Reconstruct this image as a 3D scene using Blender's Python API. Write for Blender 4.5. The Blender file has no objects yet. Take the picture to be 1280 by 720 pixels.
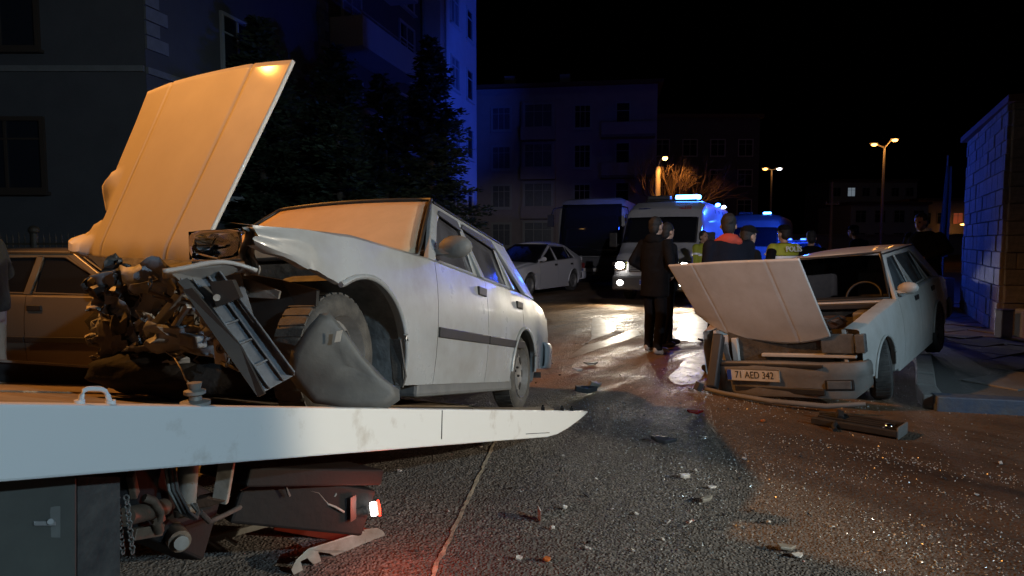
import bpy, bmesh, math, random
from mathutils import Vector, Matrix, Euler, noise
R = math.radians
random.seed(7)
SC = bpy.context.scene
COL = SC.collection

# ------------------------------------------------------------------ camera
F, HORIZ, EYE = 814.55, 302.42, 1.45
PITCH = math.atan((360 - HORIZ) / F)
cam = bpy.data.objects.new('camera', bpy.data.cameras.new('camera'))
COL.objects.link(cam)
cam.location = (0, 0, EYE)
cam.rotation_euler = (R(90) - PITCH, 0, 0)
cam.data.sensor_width = 36
cam.data.lens = F / 1280 * 36
cam.data.clip_start = .05
cam.data.clip_end = 2000
SC.camera = cam

# ------------------------------------------------------------------ night sky, moon, exposure
W = bpy.data.worlds.new('World'); SC.world = W; W.use_nodes = True
wn = W.node_tree.nodes; bg = wn['Background']
sky = wn.new('ShaderNodeTexSky'); sky.sky_type = 'NISHITA'; sky.sun_disc = False
sky.sun_elevation = R(-4); sky.sun_rotation = R(200); sky.air_density = 1.0; sky.dust_density = .3
W.node_tree.links.new(sky.outputs[0], bg.inputs[0])
bg.inputs[1].default_value = .0025
moon = bpy.data.objects.new('moon_light', bpy.data.lights.new('moon_light', 'SUN'))
COL.objects.link(moon)
moon.data.energy = .012; moon.data.angle = R(.5); moon.data.color = (.75, .85, 1)
moon.rotation_euler = (R(50), 0, R(25))
SC.view_settings.view_transform = 'Standard'; SC.view_settings.look = 'None'
SC.view_settings.exposure = 0; SC.view_settings.gamma = 1
SC.cycles.max_bounces = 6; SC.cycles.diffuse_bounces = 3; SC.cycles.glossy_bounces = 3
SC.cycles.transparent_max_bounces = 8; SC.cycles.caustics_reflective = False; SC.cycles.caustics_refractive = False
SC.cycles.sample_clamp_indirect = 3
SC.cycles.use_denoising = True

# light levels of the lamps, all in one place (each lamp is built with its fitting further down)
POWER = dict(street=3100, flood=3800, cool=2600, rear=4000, head=250, fog=75, bar=260, beacon=260, patrol=170, bay=6300, post=420, mast=60, marker=3.5, pavefill=520)
SODIUM = (1, .39, .075); COOL = (.55, .80, 1); WARMW = (1, .86, .66); BLUE = (.02, .09, 1)

def lamp(kind, name, loc, power, color, aim=None, size=.1, angle=60, blend=.3, parent=None):
    l = bpy.data.lights.new(name, kind); l.energy = power; l.color = color
    if kind in ('SPOT', 'POINT'): l.shadow_soft_size = size
    if kind == 'SPOT': l.spot_size = R(angle); l.spot_blend = blend
    o = bpy.data.objects.new(name, l); COL.objects.link(o); o.location = loc
    if aim is not None:
        o.rotation_euler = (Vector(aim) - Vector(loc)).to_track_quat('-Z', 'Y').to_euler()
    if parent is not None:
        o.parent = parent; o.matrix_parent_inverse = TM[parent.name].inverted()
    return o

# ------------------------------------------------------------------ helpers
TM = {}
def ray(px, py):
    u = (px - 640) / F; v = (360 - py) / F; c, s = math.cos(PITCH), math.sin(PITCH)
    return Vector((u, c + v * s, -s + v * c))
def at(px, py, y):
    d = ray(px, py); return Vector((0, 0, EYE)) + d * (y / d.y)
def ground(px, py, z=0):
    d = ray(px, py); return Vector((0, 0, EYE)) + d * ((z - EYE) / d.z)
def lerp(a, b, t): return a + (b - a) * t
def interp(tab, x):
    if x <= tab[0][0]: return tab[0][1]
    for (a, va), (b, vb) in zip(tab, tab[1:]):
        if x <= b: return va + (vb - va) * (x - a) / (b - a)
    return tab[-1][1]

def thing(name, label, cat, loc=(0, 0, 0), rot=(0, 0, 0), group=None):
    o = bpy.data.objects.new(name, None); COL.objects.link(o)
    o.empty_display_size = .2
    o.location = loc; o.rotation_euler = rot
    TM[o.name] = Matrix.LocRotScale(Vector(loc), Euler(rot), None)
    return tag(o, label, cat, group)
def tag(o, label, cat, group=None):
    o['label'] = label; o['category'] = cat
    if group: o['group'] = group
    return o
def kind(o, k): o['kind'] = k; return o
def rootmat(o):
    while o.parent: o = o.parent
    return TM.get(o.name, Matrix())

class MB:
    def __init__(s): s.v = []; s.f = []
    def add(s, vs, fs):
        n = len(s.v); s.v += [Vector(p) for p in vs]; s.f += [[i + n for i in f] for f in fs]; return s
    def box(s, c, d, rot=None):
        c = Vector(c); x, y, z = d[0] / 2, d[1] / 2, d[2] / 2
        p = [Vector((a * x, b * y, e * z)) for e in (-1, 1) for b in (-1, 1) for a in (-1, 1)]
        if rot is not None:
            m = Euler(rot).to_matrix() if not isinstance(rot, Matrix) else rot
            p = [m @ q for q in p]
        return s.add([c + q for q in p], [(0, 2, 3, 1), (4, 5, 7, 6), (0, 1, 5, 4), (2, 6, 7, 3), (0, 4, 6, 2), (1, 3, 7, 5)])
    def beam(s, p0, p1, w, h, up=(0, 0, 1)):
        p0, p1 = Vector(p0), Vector(p1); d = (p1 - p0).normalized(); r = d.cross(Vector(up)).normalized(); u = r.cross(d)
        q = []
        for p in (p0, p1):
            for a, b in ((-1, -1), (1, -1), (1, 1), (-1, 1)): q.append(p + r * a * w / 2 + u * b * h / 2)
        return s.add(q, [(3, 2, 1, 0), (4, 5, 6, 7), (0, 1, 5, 4), (1, 2, 6, 5), (2, 3, 7, 6), (3, 0, 4, 7)])
    def ring(s, p, d, r, n, ref=None):
        d = Vector(d).normalized(); a = Vector(ref) if ref else (Vector((0, 0, 1)) if abs(d.z) < .9 else Vector((1, 0, 0)))
        u = d.cross(a).normalized(); w = d.cross(u)
        return [Vector(p) + (u * math.cos(2 * math.pi * i / n) + w * math.sin(2 * math.pi * i / n)) * r for i in range(n)]
    def tube(s, pts, r, n=8, caps=True):
        pts = [Vector(p) for p in pts]; k = len(pts); base = len(s.v)
        for i, p in enumerate(pts):
            d = pts[min(i + 1, k - 1)] - pts[max(i - 1, 0)]
            rr = r[i] if isinstance(r, (list, tuple)) else r
            s.v += s.ring(p, d, rr, n)
        for i in range(k - 1):
            for j in range(n):
                a = base + i * n + j; b = base + i * n + (j + 1) % n
                s.f.append([a, b, b + n, a + n])
        if caps:
            s.f.append([base + j for j in range(n)][::-1]); s.f.append([base + (k - 1) * n + j for j in range(n)])
        return s
    def cyl(s, p0, p1, r0, r1=None, n=12): return s.tube([p0, p1], [r0, r0 if r1 is None else r1], n)
    def ell(s, c, r, n=12, m=8, rot=None):
        c = Vector(c); M = Euler(rot).to_matrix() if rot else Matrix.Identity(3); base = len(s.v)
        s.v.append(c + M @ Vector((0, 0, -r[2])))
        for i in range(1, m):
            t = -math.pi / 2 + math.pi * i / m
            for j in range(n):
                a = 2 * math.pi * j / n
                s.v.append(c + M @ Vector((r[0] * math.cos(t) * math.cos(a), r[1] * math.cos(t) * math.sin(a), r[2] * math.sin(t))))
        s.v.append(c + M @ Vector((0, 0, r[2]))); top = len(s.v) - 1
        for j in range(n):
            s.f.append([base, base + 1 + (j + 1) % n, base + 1 + j])
            s.f.append([top, top - n + j, top - n + (j + 1) % n])
        for i in range(m - 2):
            for j in range(n):
                a = base + 1 + i * n + j; b = base + 1 + i * n + (j + 1) % n
                s.f.append([a, b, b + n, a + n])
        return s
    def cap(s, p0, p1, r0, r1, n=10):
        p0, p1 = Vector(p0), Vector(p1)
        s.cyl(p0, p1, r0, r1, n); s.ell(p0, (r0,) * 3, n, 6); s.ell(p1, (r1,) * 3, n, 6); return s
    def lathe(s, prof, o=(0, 0, 0), axis=(0, 1, 0), n=24, close=False):
        base = len(s.v); o = Vector(o); axis = Vector(axis).normalized(); k = len(prof)
        for r, h in prof: s.v += s.ring(o + axis * h, axis, max(r, 1e-4), n)
        for i in range(k if close else k - 1):
            for j in range(n):
                a = base + i * n + j; b = base + i * n + (j + 1) % n; c = base + ((i + 1) % k) * n
                s.f.append([a, b, c + (j + 1) % n, c + j])
        return s
    def grid(s, fn, nu, nv):
        base = len(s.v)
        for i in range(nu + 1):
            for j in range(nv + 1): s.v.append(Vector(fn(i / nu, j / nv)))
        for i in range(nu):
            for j in range(nv):
                a = base + i * (nv + 1) + j; s.f.append([a, a + nv + 1, a + nv + 2, a + 1])
        return s
    def prism(s, pts, off):
        pts = [Vector(p) for p in pts]; off = Vector(off); n = len(pts)
        q = pts + [p + off for p in pts]
        return s.add(q, [list(range(n))[::-1], list(range(n, 2 * n))] + [[i, (i + 1) % n, (i + 1) % n + n, i + n] for i in range(n)])
    def prism2(s, front, back):
        n = len(front)
        return s.add(list(front) + list(back), [list(range(n))[::-1], list(range(n, 2 * n))] + [[i, (i + 1) % n, (i + 1) % n + n, i + n] for i in range(n)])
    def mesh(s, name, world=None):
        me = bpy.data.meshes.new(name)
        vs = s.v if world is None else [world @ p for p in s.v]
        me.from_pydata([tuple(p) for p in vs], [], s.f)
        return me
    def build(s, name, mat, parent=None, smooth=None, world=False, solid=0, bevel=0, recalc=True, sub=0, seg=2):
        inv = rootmat(parent).inverted() if (world and parent is not None) else None
        me = s.mesh(name, inv)
        if recalc:
            bm = bmesh.new(); bm.from_mesh(me)
            bmesh.ops.recalc_face_normals(bm, faces=bm.faces); bm.to_mesh(me); bm.free()
        me.materials.append(mat)
        if smooth is not None:
            for p in me.polygons: p.use_smooth = True
            if smooth < 180: me.set_sharp_from_angle(angle=R(smooth))
        o = bpy.data.objects.new(name, me); COL.objects.link(o)
        if parent is not None: o.parent = parent
        if solid:
            m = o.modifiers.new('solid', 'SOLIDIFY'); m.thickness = solid; m.offset = -1
        if bevel:
            m = o.modifiers.new('bevel', 'BEVEL'); m.width = bevel; m.segments = seg; m.limit_method = 'ANGLE'; m.angle_limit = R(35)
        if sub:
            m = o.modifiers.new('sub', 'SUBSURF'); m.levels = sub; m.render_levels = sub
        return o
def share(o, parent=None, loc=None, rot=None, scale=None):
    c = o.copy(); COL.objects.link(c); c.parent = parent if parent is not None else o.parent
    if loc is not None: c.location = loc
    if rot is not None: c.rotation_euler = rot
    if scale is not None: c.scale = scale
    return c
def text_mesh(txt, size, name, mat, M, parent=None, extrude=.001, world=True, xs=1.0):
    cu = bpy.data.curves.new(name, 'FONT'); cu.body = txt; cu.size = size; cu.extrude = extrude
    cu.align_x = 'CENTER'; cu.align_y = 'CENTER'; cu.resolution_u = 3
    t = bpy.data.objects.new(name, cu); COL.objects.link(t)
    dg = bpy.context.evaluated_depsgraph_get(); dg.update()
    me = bpy.data.meshes.new_from_object(t.evaluated_get(dg))
    bpy.data.objects.remove(t); bpy.data.curves.remove(cu)
    me.transform(Matrix.Diagonal((xs, 1, 1, 1)))
    T = M
    if world and parent is not None: T = rootmat(parent).inverted() @ M
    me.transform(T); me.materials.clear(); me.materials.append(mat); me.name = name
    o = bpy.data.objects.new(name, me); COL.objects.link(o)
    if parent is not None: o.parent = parent
    return o

# ------------------------------------------------------------------ materials
def mat(name, c, rough=.6, metal=0, c2=None, scale=8, detail=6, contrast=.5, bump=0, bscale=None, rough2=None, coat=0, emit=None, estr=0, spec=None, thr=.5, coord='Object'):
    m = bpy.data.materials.new(name); m.use_nodes = True; nt = m.node_tree; N = nt.nodes; L = nt.links
    b = N['Principled BSDF']
    b.inputs['Base Color'].default_value = (*c, 1); b.inputs['Roughness'].default_value = rough; b.inputs['Metallic'].default_value = metal
    if spec is not None: b.inputs['Specular IOR Level'].default_value = spec
    if coat: b.inputs['Coat Weight'].default_value = coat; b.inputs['Coat Roughness'].default_value = .08
    tc = N.new('ShaderNodeTexCoord')
    if c2 is not None or rough2 is not None:
        nz = N.new('ShaderNodeTexNoise'); nz.inputs['Scale'].default_value = scale; nz.inputs['Detail'].default_value = detail; nz.inputs['Roughness'].default_value = .65
        L.new(tc.outputs[coord], nz.inputs['Vector'])
        mr = N.new('ShaderNodeMapRange'); mr.inputs[1].default_value = thr - contrast / 2; mr.inputs[2].default_value = thr + contrast / 2
        L.new(nz.outputs[0], mr.inputs[0])
        if c2 is not None:
            mx = N.new('ShaderNodeMix'); mx.data_type = 'RGBA'
            mx.inputs[6].default_value = (*c, 1); mx.inputs[7].default_value = (*c2, 1)
            L.new(mr.outputs[0], mx.inputs[0]); L.new(mx.outputs[2], b.inputs['Base Color'])
        if rough2 is not None:
            mq = N.new('ShaderNodeMapRange'); mq.inputs[3].default_value = rough; mq.inputs[4].default_value = rough2
            L.new(mr.outputs[0], mq.inputs[0]); L.new(mq.outputs[0], b.inputs['Roughness'])
    if bump:
        n2 = N.new('ShaderNodeTexNoise'); n2.inputs['Scale'].default_value = bscale or scale * 4; n2.inputs['Detail'].default_value = 5
        L.new(tc.outputs[coord], n2.inputs['Vector'])
        bp = N.new('ShaderNodeBump'); bp.inputs['Strength'].default_value = bump; bp.inputs['Distance'].default_value = .02
        L.new(n2.outputs[0], bp.inputs['Height']); L.new(bp.outputs[0], b.inputs['Normal'])
    if emit: b.inputs['Emission Color'].default_value = (*emit, 1); b.inputs['Emission Strength'].default_value = estr
    return m
def glass(name, tint, reflect=.12, rough=.03, dust=0, dustc=(.35, .34, .33)):
    m = bpy.data.materials.new(name); m.use_nodes = True; nt = m.node_tree; N = nt.nodes; L = nt.links
    N.remove(N['Principled BSDF']); out = N['Material Output']
    tr = N.new('ShaderNodeBsdfTransparent'); tr.inputs[0].default_value = (*tint, 1)
    gl = N.new('ShaderNodeBsdfGlossy'); gl.inputs['Roughness'].default_value = rough; gl.inputs[0].default_value = (.9, .93, .95, 1)
    fr = N.new('ShaderNodeFresnel'); fr.inputs[0].default_value = 1.5
    ad = N.new('ShaderNodeMath'); ad.operation = 'ADD'; ad.inputs[1].default_value = reflect; L.new(fr.outputs[0], ad.inputs[0])
    mx = N.new('ShaderNodeMixShader'); L.new(ad.outputs[0], mx.inputs[0]); L.new(tr.outputs[0], mx.inputs[1]); L.new(gl.outputs[0], mx.inputs[2])
    last = mx.outputs[0]
    if dust:
        df = N.new('ShaderNodeBsdfDiffuse'); df.inputs[0].default_value = (*dustc, 1)
        tc = N.new('ShaderNodeTexCoord'); nz = N.new('ShaderNodeTexNoise'); nz.inputs['Scale'].default_value = 5; nz.inputs['Detail'].default_value = 6; L.new(tc.outputs['Object'], nz.inputs['Vector'])
        mr = N.new('ShaderNodeMapRange'); mr.inputs[1].default_value = .3; mr.inputs[2].default_value = .7; mr.inputs[3].default_value = dust * .6; mr.inputs[4].default_value = dust * 1.4; L.new(nz.outputs[0], mr.inputs[0])
        m2 = N.new('ShaderNodeMixShader'); L.new(mr.outputs[0], m2.inputs[0]); L.new(last, m2.inputs[1]); L.new(df.outputs[0], m2.inputs[2]); last = m2.outputs[0]
    L.new(last, out.inputs[0]); return m
def emis(name, c, s): return mat(name, c, .4, emit=c, estr=s)

M = {}
M['soot'] = mat('oily_black', (.010, .010, .011), .8, c2=(.02, .019, .018), scale=9, spec=.15, bump=.4, bscale=24)
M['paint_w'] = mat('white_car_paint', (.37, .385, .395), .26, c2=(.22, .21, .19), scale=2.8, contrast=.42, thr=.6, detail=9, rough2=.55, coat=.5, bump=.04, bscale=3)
M['paint_r'] = mat('dusty_white_paint', (.60, .59, .56), .38, c2=(.42, .39, .34), scale=3.2, contrast=.6, rough2=.6, coat=.2, bump=.05, bscale=4)
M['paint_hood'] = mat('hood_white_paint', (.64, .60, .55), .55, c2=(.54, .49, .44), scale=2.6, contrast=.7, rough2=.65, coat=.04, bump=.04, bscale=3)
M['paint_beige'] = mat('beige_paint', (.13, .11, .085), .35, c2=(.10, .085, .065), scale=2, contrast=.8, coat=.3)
M['paint_silver'] = mat('silver_paint', (.66, .65, .67), .3, .0, coat=.6)
M['paint_dark'] = mat('dark_blue_paint', (.03, .04, .07), .3, coat=.5)
M['orange_dusty_glass'] = mat('dusty_glass_lamp_tint', (.68, .50, .33), .55, c2=(.46, .33, .21), scale=3.2, contrast=.7, rough2=.62, spec=.4, bump=.05, bscale=60)  # dust brown pushed to orange, lamplight put into the base colour
M['glass'] = glass('dusty_window_glass', (.12, .12, .14), .07, .06, .17, (.28, .27, .30))
M['visor'] = mat('smoked_wind_deflector', (.10, .10, .12), .25, spec=.6)
M['glass_dark'] = glass('dark_window_glass', (.08, .09, .10), .10, .04, .30, (.16, .19, .21))
M['glass_lamp'] = glass('lamp_glass', (.8, .82, .82), .10)
M['black_trim'] = mat('black_trim', (.018, .018, .02), .5, c2=(.035, .033, .03), scale=12)
M['rubber'] = mat('rubber', (.024, .024, .025), .75, c2=(.10, .092, .08), scale=14, contrast=.5, bump=.2, bscale=90)
M['rim'] = mat('steel_rim', (.34, .33, .32), .42, .5, c2=(.16, .15, .14), scale=9, rough2=.65)
M['grey_plastic'] = mat('grey_plastic', (.10, .105, .11), .55, c2=(.17, .17, .165), scale=6, contrast=.5, rough2=.7, bump=.12, bscale=30)
M['splash'] = mat('dusty_splash_shield', (.055, .058, .061), .5, c2=(.12, .12, .11), scale=5, contrast=.6, rough2=.72, bump=.15, bscale=18)
M['liner'] = mat('dusty_wheel_liner', (.30, .30, .29), .75, c2=(.10, .10, .10), scale=9, contrast=.45, bump=.4, bscale=22)
M['steel_blue'] = mat('grey_bumper_beam', (.17, .185, .205), .5, .1, c2=(.08, .088, .10), scale=11, contrast=.4, rough2=.7, bump=.1, bscale=40)
M['metal_bare'] = mat('torn_metal', (.34, .33, .31), .45, .5, c2=(.16, .14, .12), scale=9, rough2=.7, bump=.2, bscale=30)
M['chrome'] = mat('reflector_chrome', (.8, .82, .84), .12, 1)
M['engine'] = mat('engine_grime', (.028, .027, .026), .55, c2=(.10, .085, .065), scale=10, contrast=.5, rough2=.8, bump=.4, bscale=26)
M['rust'] = mat('rusty_metal', (.10, .055, .032), .75, .1, c2=(.035, .025, .02), scale=9, bump=.3, bscale=30)
M['seat'] = mat('seat_fabric', (.05, .05, .055), .9, c2=(.08, .075, .07), scale=20)
M['seat_tan'] = mat('tan_seat_fabric', (.22, .17, .12), .9, c2=(.15, .12, .09), scale=20)
M['interior'] = mat('dark_interior', (.02, .02, .021), .8)
M['plate'] = mat('plate_white', (.72, .69, .62), .45, c2=(.5, .46, .38), scale=10)
M['plate_txt'] = mat('plate_letters', (.015, .015, .015), .5)
M['plate_blue'] = mat('plate_blue', (.02, .06, .30), .5)
M['amber'] = mat('amber_lens', (.5, .2, .03), .2)
M['redlens'] = mat('red_lens', (.16, .008, .008), .25)
M['rail_w'] = mat('white_rail_paint', (.74, .73, .70), .42, c2=(.42, .36, .29), scale=5, contrast=.22, thr=.70, detail=9, rough2=.7, bump=.05, bscale=9)
M['deck'] = mat('worn_deck_steel', (.34, .25, .16), .55, .0, c2=(.13, .10, .07), scale=4, contrast=.5, rough2=.75, bump=.15, bscale=24)
M['truck_black'] = mat('truck_black', (.008, .008, .009), .6, c2=(.016, .015, .0145), scale=8, contrast=.5, rough2=.8, spec=.2, bump=.12, bscale=30)
M['truck_grey'] = mat('weathered_grey_steel', (.30, .30, .28), .6, .2, c2=(.16, .14, .11), scale=9, contrast=.5, bump=.15, bscale=30)
M['toolbox'] = mat('toolbox_grey_green', (.095, .10, .085), .45, c2=(.05, .05, .045), scale=4, rough2=.6, contrast=.7, bump=.05)
M['truck_red'] = mat('red_steel', (.30, .045, .02), .5, c2=(.16, .03, .015), scale=8)
M['brown_pipe'] = mat('brown_greased_pipe', (.22, .16, .11), .5, .3, c2=(.10, .07, .05), scale=10, bump=.2)
M['lamp_on_w'] = emis('marker_white', (1, .95, .9), 7)
M['lamp_on_r'] = emis('marker_red', (1, .06, .03), 3)
M['sodium_on'] = emis('sodium_bulb', (1, .52, .13), 14)
M['sodium_far'] = emis('sodium_bulb_far', (1, .48, .11), 7)
M['white_far'] = emis('cool_bulb_far', (.8, .9, 1), 8)
M['head_on'] = emis('headlamp_on', (1, .96, .88), 45)
M['fog_on'] = emis('foglamp_on', (1, .95, .85), 22)
M['blue_on'] = emis('blue_beacon_on', (.05, .22, 1), 30)
M['blue_soft'] = emis('blue_beacon_dim', (.05, .15, 1), 6)
M['concrete'] = mat('concrete', (.30, .29, .27), .85, c2=(.20, .19, .17), scale=5, bump=.3, bscale=30)
M['galv'] = mat('galvanised_pole', (.32, .32, .31), .55, .4, c2=(.22, .21, .2), scale=6)
M['iron'] = mat('fence_iron', (.10, .07, .045), .6, .3, c2=(.05, .04, .03), scale=10)

M['latch'] = mat('latch_plate_grey', (.17, .175, .16), .5, c2=(.11, .11, .10), scale=8)
M['panel_blue'] = mat('bent_grey_panel', (.24, .26, .285), .5, c2=(.12, .13, .145), scale=7, contrast=.5, rough2=.7, bump=.15, bscale=25)
M['lens'] = mat('milky_lamp_lens', (.17, .18, .18), .2, c2=(.09, .09, .09), scale=16, spec=.7)
# ------------------------------------------------------------------ ground, road surface, pavement
def ground_material():
    m = bpy.data.materials.new('asphalt_with_mud'); m.use_nodes = True; nt = m.node_tree; N = nt.nodes; L = nt.links; b = N['Principled BSDF']
    tc = N.new('ShaderNodeTexCoord')
    def nz(scale, detail=6, rough=.6, vec=None, dist=0):
        n = N.new('ShaderNodeTexNoise'); n.inputs['Scale'].default_value = scale; n.inputs['Detail'].default_value = detail
        n.inputs['Roughness'].default_value = rough; n.inputs['Distortion'].default_value = dist
        L.new(vec or tc.outputs['Object'], n.inputs['Vector']); return n.outputs[0]
    def mr(x, a, b_, c=0, d=1):
        n = N.new('ShaderNodeMapRange'); n.inputs[1].default_value = a; n.inputs[2].default_value = b_; n.inputs[3].default_value = c; n.inputs[4].default_value = d
        L.new(x, n.inputs[0]); return n.outputs[0]
    def mix(f, a, b_):
        n = N.new('ShaderNodeMix'); n.data_type = 'RGBA'
        for k, v in ((6, a), (7, b_)):
            if isinstance(v, tuple): n.inputs[k].default_value = (*v, 1)
            else: L.new(v, n.inputs[k])
        L.new(f, n.inputs[0]); return n.outputs[2]
    def op(o, a, b_=None, v=0):
        n = N.new('ShaderNodeMath'); n.operation = o; L.new(a, n.inputs[0])
        if b_ is not None: L.new(b_, n.inputs[1])
        else: n.inputs[1].default_value = v
        return n.outputs[0]
    vor = N.new('ShaderNodeTexVoronoi'); vor.inputs['Scale'].default_value = 62; L.new(tc.outputs['Object'], vor.inputs['Vector'])
    chip = mr(vor.outputs['Color'], .1, .95)
    base = mix(chip, (.055, .052, .048), (.29, .26, .225))
    base = mix(mr(nz(1.3), .35, .75), base, (.12, .105, .092))
    # mud: tracked in over the far carriageway and the right-hand side
    sx = N.new('ShaderNodeSeparateXYZ'); L.new(tc.outputs['Object'], sx.inputs[0])
    def along(deg, l, w):
        mp = N.new('ShaderNodeMapping'); mp.vector_type = 'TEXTURE'; mp.inputs['Rotation'].default_value = (0, 0, R(deg)); mp.inputs['Scale'].default_value = (l, w, 1)
        L.new(tc.outputs['Object'], mp.inputs[0]); return mp.outputs[0]
    streak_far = nz(.9, 8, .62, along(52, 3.2, .42), .5)
    streak_near = nz(.9, 8, .62, along(127, 2.8, .30), .4)
    zone = mr(sx.outputs['Y'], 4.6, 5.8)
    st = N.new('ShaderNodeMix'); L.new(zone, st.inputs[0]); L.new(streak_near, st.inputs[2]); L.new(streak_far, st.inputs[3])
    streak = st.outputs[0]
    mudy = mr(sx.outputs['Y'], 4.2, 6.2)
    mudx = mr(sx.outputs['X'], 1.2, 2.4)
    reach = op('MAXIMUM', mudy, mudx)
    mk = op('MULTIPLY', mr(op('ADD', streak, nz(.55, 5), 0), .72, 1.02), reach)
    mudc = mix(mr(op('ADD', streak, op('MULTIPLY', nz(6, 8), None, .5)), .70, 1.02), (.20, .118, .058), (.06, .038, .023))
    mk = op('MAXIMUM', mk, op('MULTIPLY', mudx, None, .82))
    mudc = mix(zone, mix(mr(op('ADD', streak, op('MULTIPLY', nz(9, 8), None, .4)), .55, .95), (.105, .062, .034), (.03, .019, .013)), mudc)
    col = mix(mk, base, mudc)
    L.new(col, b.inputs['Base Color'])
    wet = mr(op('ADD', nz(.8, 7, .6), streak), .82, 1.12)
    L.new(mr(op('MULTIPLY', wet, mudy), 0, 1, .9, .42), b.inputs['Roughness'])
    b.inputs['Specular IOR Level'].default_value = .35
    h = op('ADD', op('MULTIPLY', mr(vor.outputs['Distance'], 0, .6, 1, 0), mr(mk, 0, 1, 1, .35)), op('MULTIPLY', nz(26, 6), None, 1.0))
    h = op('ADD', h, op('MULTIPLY', nz(3.5, 5), None, 2.2))
    bp = N.new('ShaderNodeBump'); bp.inputs['Strength'].default_value = 1.0; bp.inputs['Distance'].default_value = .013
    L.new(h, bp.inputs['Height']); L.new(bp.outputs[0], b.inputs['Normal'])
    return m
M['ground'] = ground_material()
g = MB().add([(-350, -60, 0), (350, -60, 0), (350, 600, 0), (-350, 600, 0)], [(0, 1, 2, 3)])
kind(g.build('ground', M['ground'], recalc=False), 'structure')

# worn joint line in the asphalt
M['seam'] = mat('worn_joint_line', (.52, .44, .32), .85, c2=(.16, .14, .11), scale=16, contrast=.3, thr=.55, bump=.4, bscale=60)
sm = MB()
a0, a1 = ground(536, 730), ground(625, 540)
n = 60; pts = []
side = Vector((a1.y - a0.y, a0.x - a1.x, 0)).normalized()
for i in range(n + 1):
    p = a0.lerp(a1, i / n) + side * (.012 * noise.noise((i * .31, 0, 0)))
    w = .012 + .011 * noise.noise((i * .8, 4, 0))
    pts.append((p - side * w, p + side * max(.004, w * .8)))
for (p, q), (r_, s_) in zip(pts, pts[1:]):
    sm.add([p + Vector((0, 0, .004)), q + Vector((0, 0, .004)), s_ + Vector((0, 0, .004)), r_ + Vector((0, 0, .004))], [(0, 1, 2, 3)])
kind(sm.build('road_joint', M['seam'], recalc=False), 'structure')

# shallow puddles of muddy water in front of the ambulance
M['puddle'] = mat('muddy_puddle_water', (.19, .14, .095), .36, c2=(.11, .08, .052), scale=4, rough2=.62, spec=.6, bump=.12, bscale=14)
def puddle(outline, z=.004):
    c = sum((Vector(p) for p in outline), Vector()) / len(outline); k = len(outline); P = []
    for i in range(k * 8):
        a = Vector(outline[(i // 8 - 1) % k]); b = Vector(outline[i // 8]); c2 = Vector(outline[(i // 8 + 1) % k]); d = Vector(outline[(i // 8 + 2) % k]); t = (i % 8) / 8
        p = .5 * ((2 * b) + (c2 - a) * t + (2 * a - 5 * b + 4 * c2 - d) * t * t + (-a + 3 * b - 3 * c2 + d) * t ** 3)
        p = p + (p - c) * (.16 * noise.noise((p.x * 1.7, p.y * 1.7, 0)) + .08 * noise.noise((p.x * 5, p.y * 5, 3)))
        P.append((p.x, p.y, z))
    mb = MB().add(P, [list(range(len(P)))])
    return kind(mb.build('puddle', M['puddle'], recalc=False), 'structure')
puddle([ground(*p) for p in ((742, 398), (766, 404), (768, 414), (742, 424), (726, 432), (760, 424), (790, 412), (800, 418), (768, 430), (735, 440), (716, 444), (738, 424))])
puddle([ground(*p) for p in ((846, 412), (858, 392), (885, 390), (900, 404), (905, 420), (880, 428), (850, 424))], .0045)
puddle([ground(*p) for p in ((838, 470), (862, 448), (888, 440), (884, 460), (872, 476), (850, 482))], .005)

# pavement on the right with painted kerb stones and paving slabs
KERB = [(9.5, 4.25), (3.66, 5.58), (3.86, 6.0), (4.85, 7.6), (6.1, 10.3), (7.3, 13.2), (9.6, 19), (13.5, 29)]
M['pave_bed'] = mat('paving_bed', (.10, .095, .09), .9, bump=.3, bscale=40)
M['slab'] = mat('paving_slab', (.22, .21, .20), .7, c2=(.12, .11, .10), scale=6, contrast=.6, rough2=.45, bump=.3, bscale=30)
M['kerb_blue'] = mat('worn_blue_kerb_paint', (.035, .07, .14), .65, c2=(.10, .105, .11), scale=5, contrast=.4, bump=.3, bscale=30)
M['kerb_yellow'] = mat('worn_yellow_kerb_paint', (.42, .24, .06), .65, c2=(.25, .18, .10), scale=6, contrast=.5, bump=.3, bscale=30)
M['kerb_grey'] = mat('bare_kerb', (.26, .25, .23), .75, c2=(.16, .15, .14), scale=6, bump=.3, bscale=30)
pv = MB(); pp = [(x, y) for x, y in KERB] + [(40, 29), (40, 3)]
pv.prism([(x, y, -.05) for x, y in pp][::-1], (0, 0, .145))
pave = kind(pv.build('pavement', M['pave_bed']), 'structure')
kstone = None
for (ax, ay), (bx, by) in zip(KERB, KERB[1:]):
    L_ = math.hypot(bx - ax, by - ay); k = max(1, round(L_ / .75)); ang = math.atan2(by - ay, bx - ax)
    for i in range(k):
        t = (i + .5) / k; x, y = lerp(ax, bx, t), lerp(ay, by, t); nx, ny = math.sin(ang), -math.cos(ang)
        if math.hypot(x, y) > 22: continue
        mm = MB().box((0, 0, .055), (L_ / k - .012, .16, .15))
        key = 'kerb_grey'
        if ax > 9: key = 'kerb_yellow' if 4.25 < x < 5.0 or 6.5 < x < 7.3 else 'kerb_blue'
        o = mm.build('kerb_stone', M[key], pave, bevel=.012)
        o.location = (x + random.uniform(-.008, .008) , y + random.uniform(-.008, .008), random.uniform(-.008, .004)); o.rotation_euler = (0, 0, ang + random.uniform(-.012, .012))
slabm = [MB().box((0, 0, 0), (.485, .485, .05)).build('paving_slab', M['slab'], pave, bevel=.008) for _ in range(1)]
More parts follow.
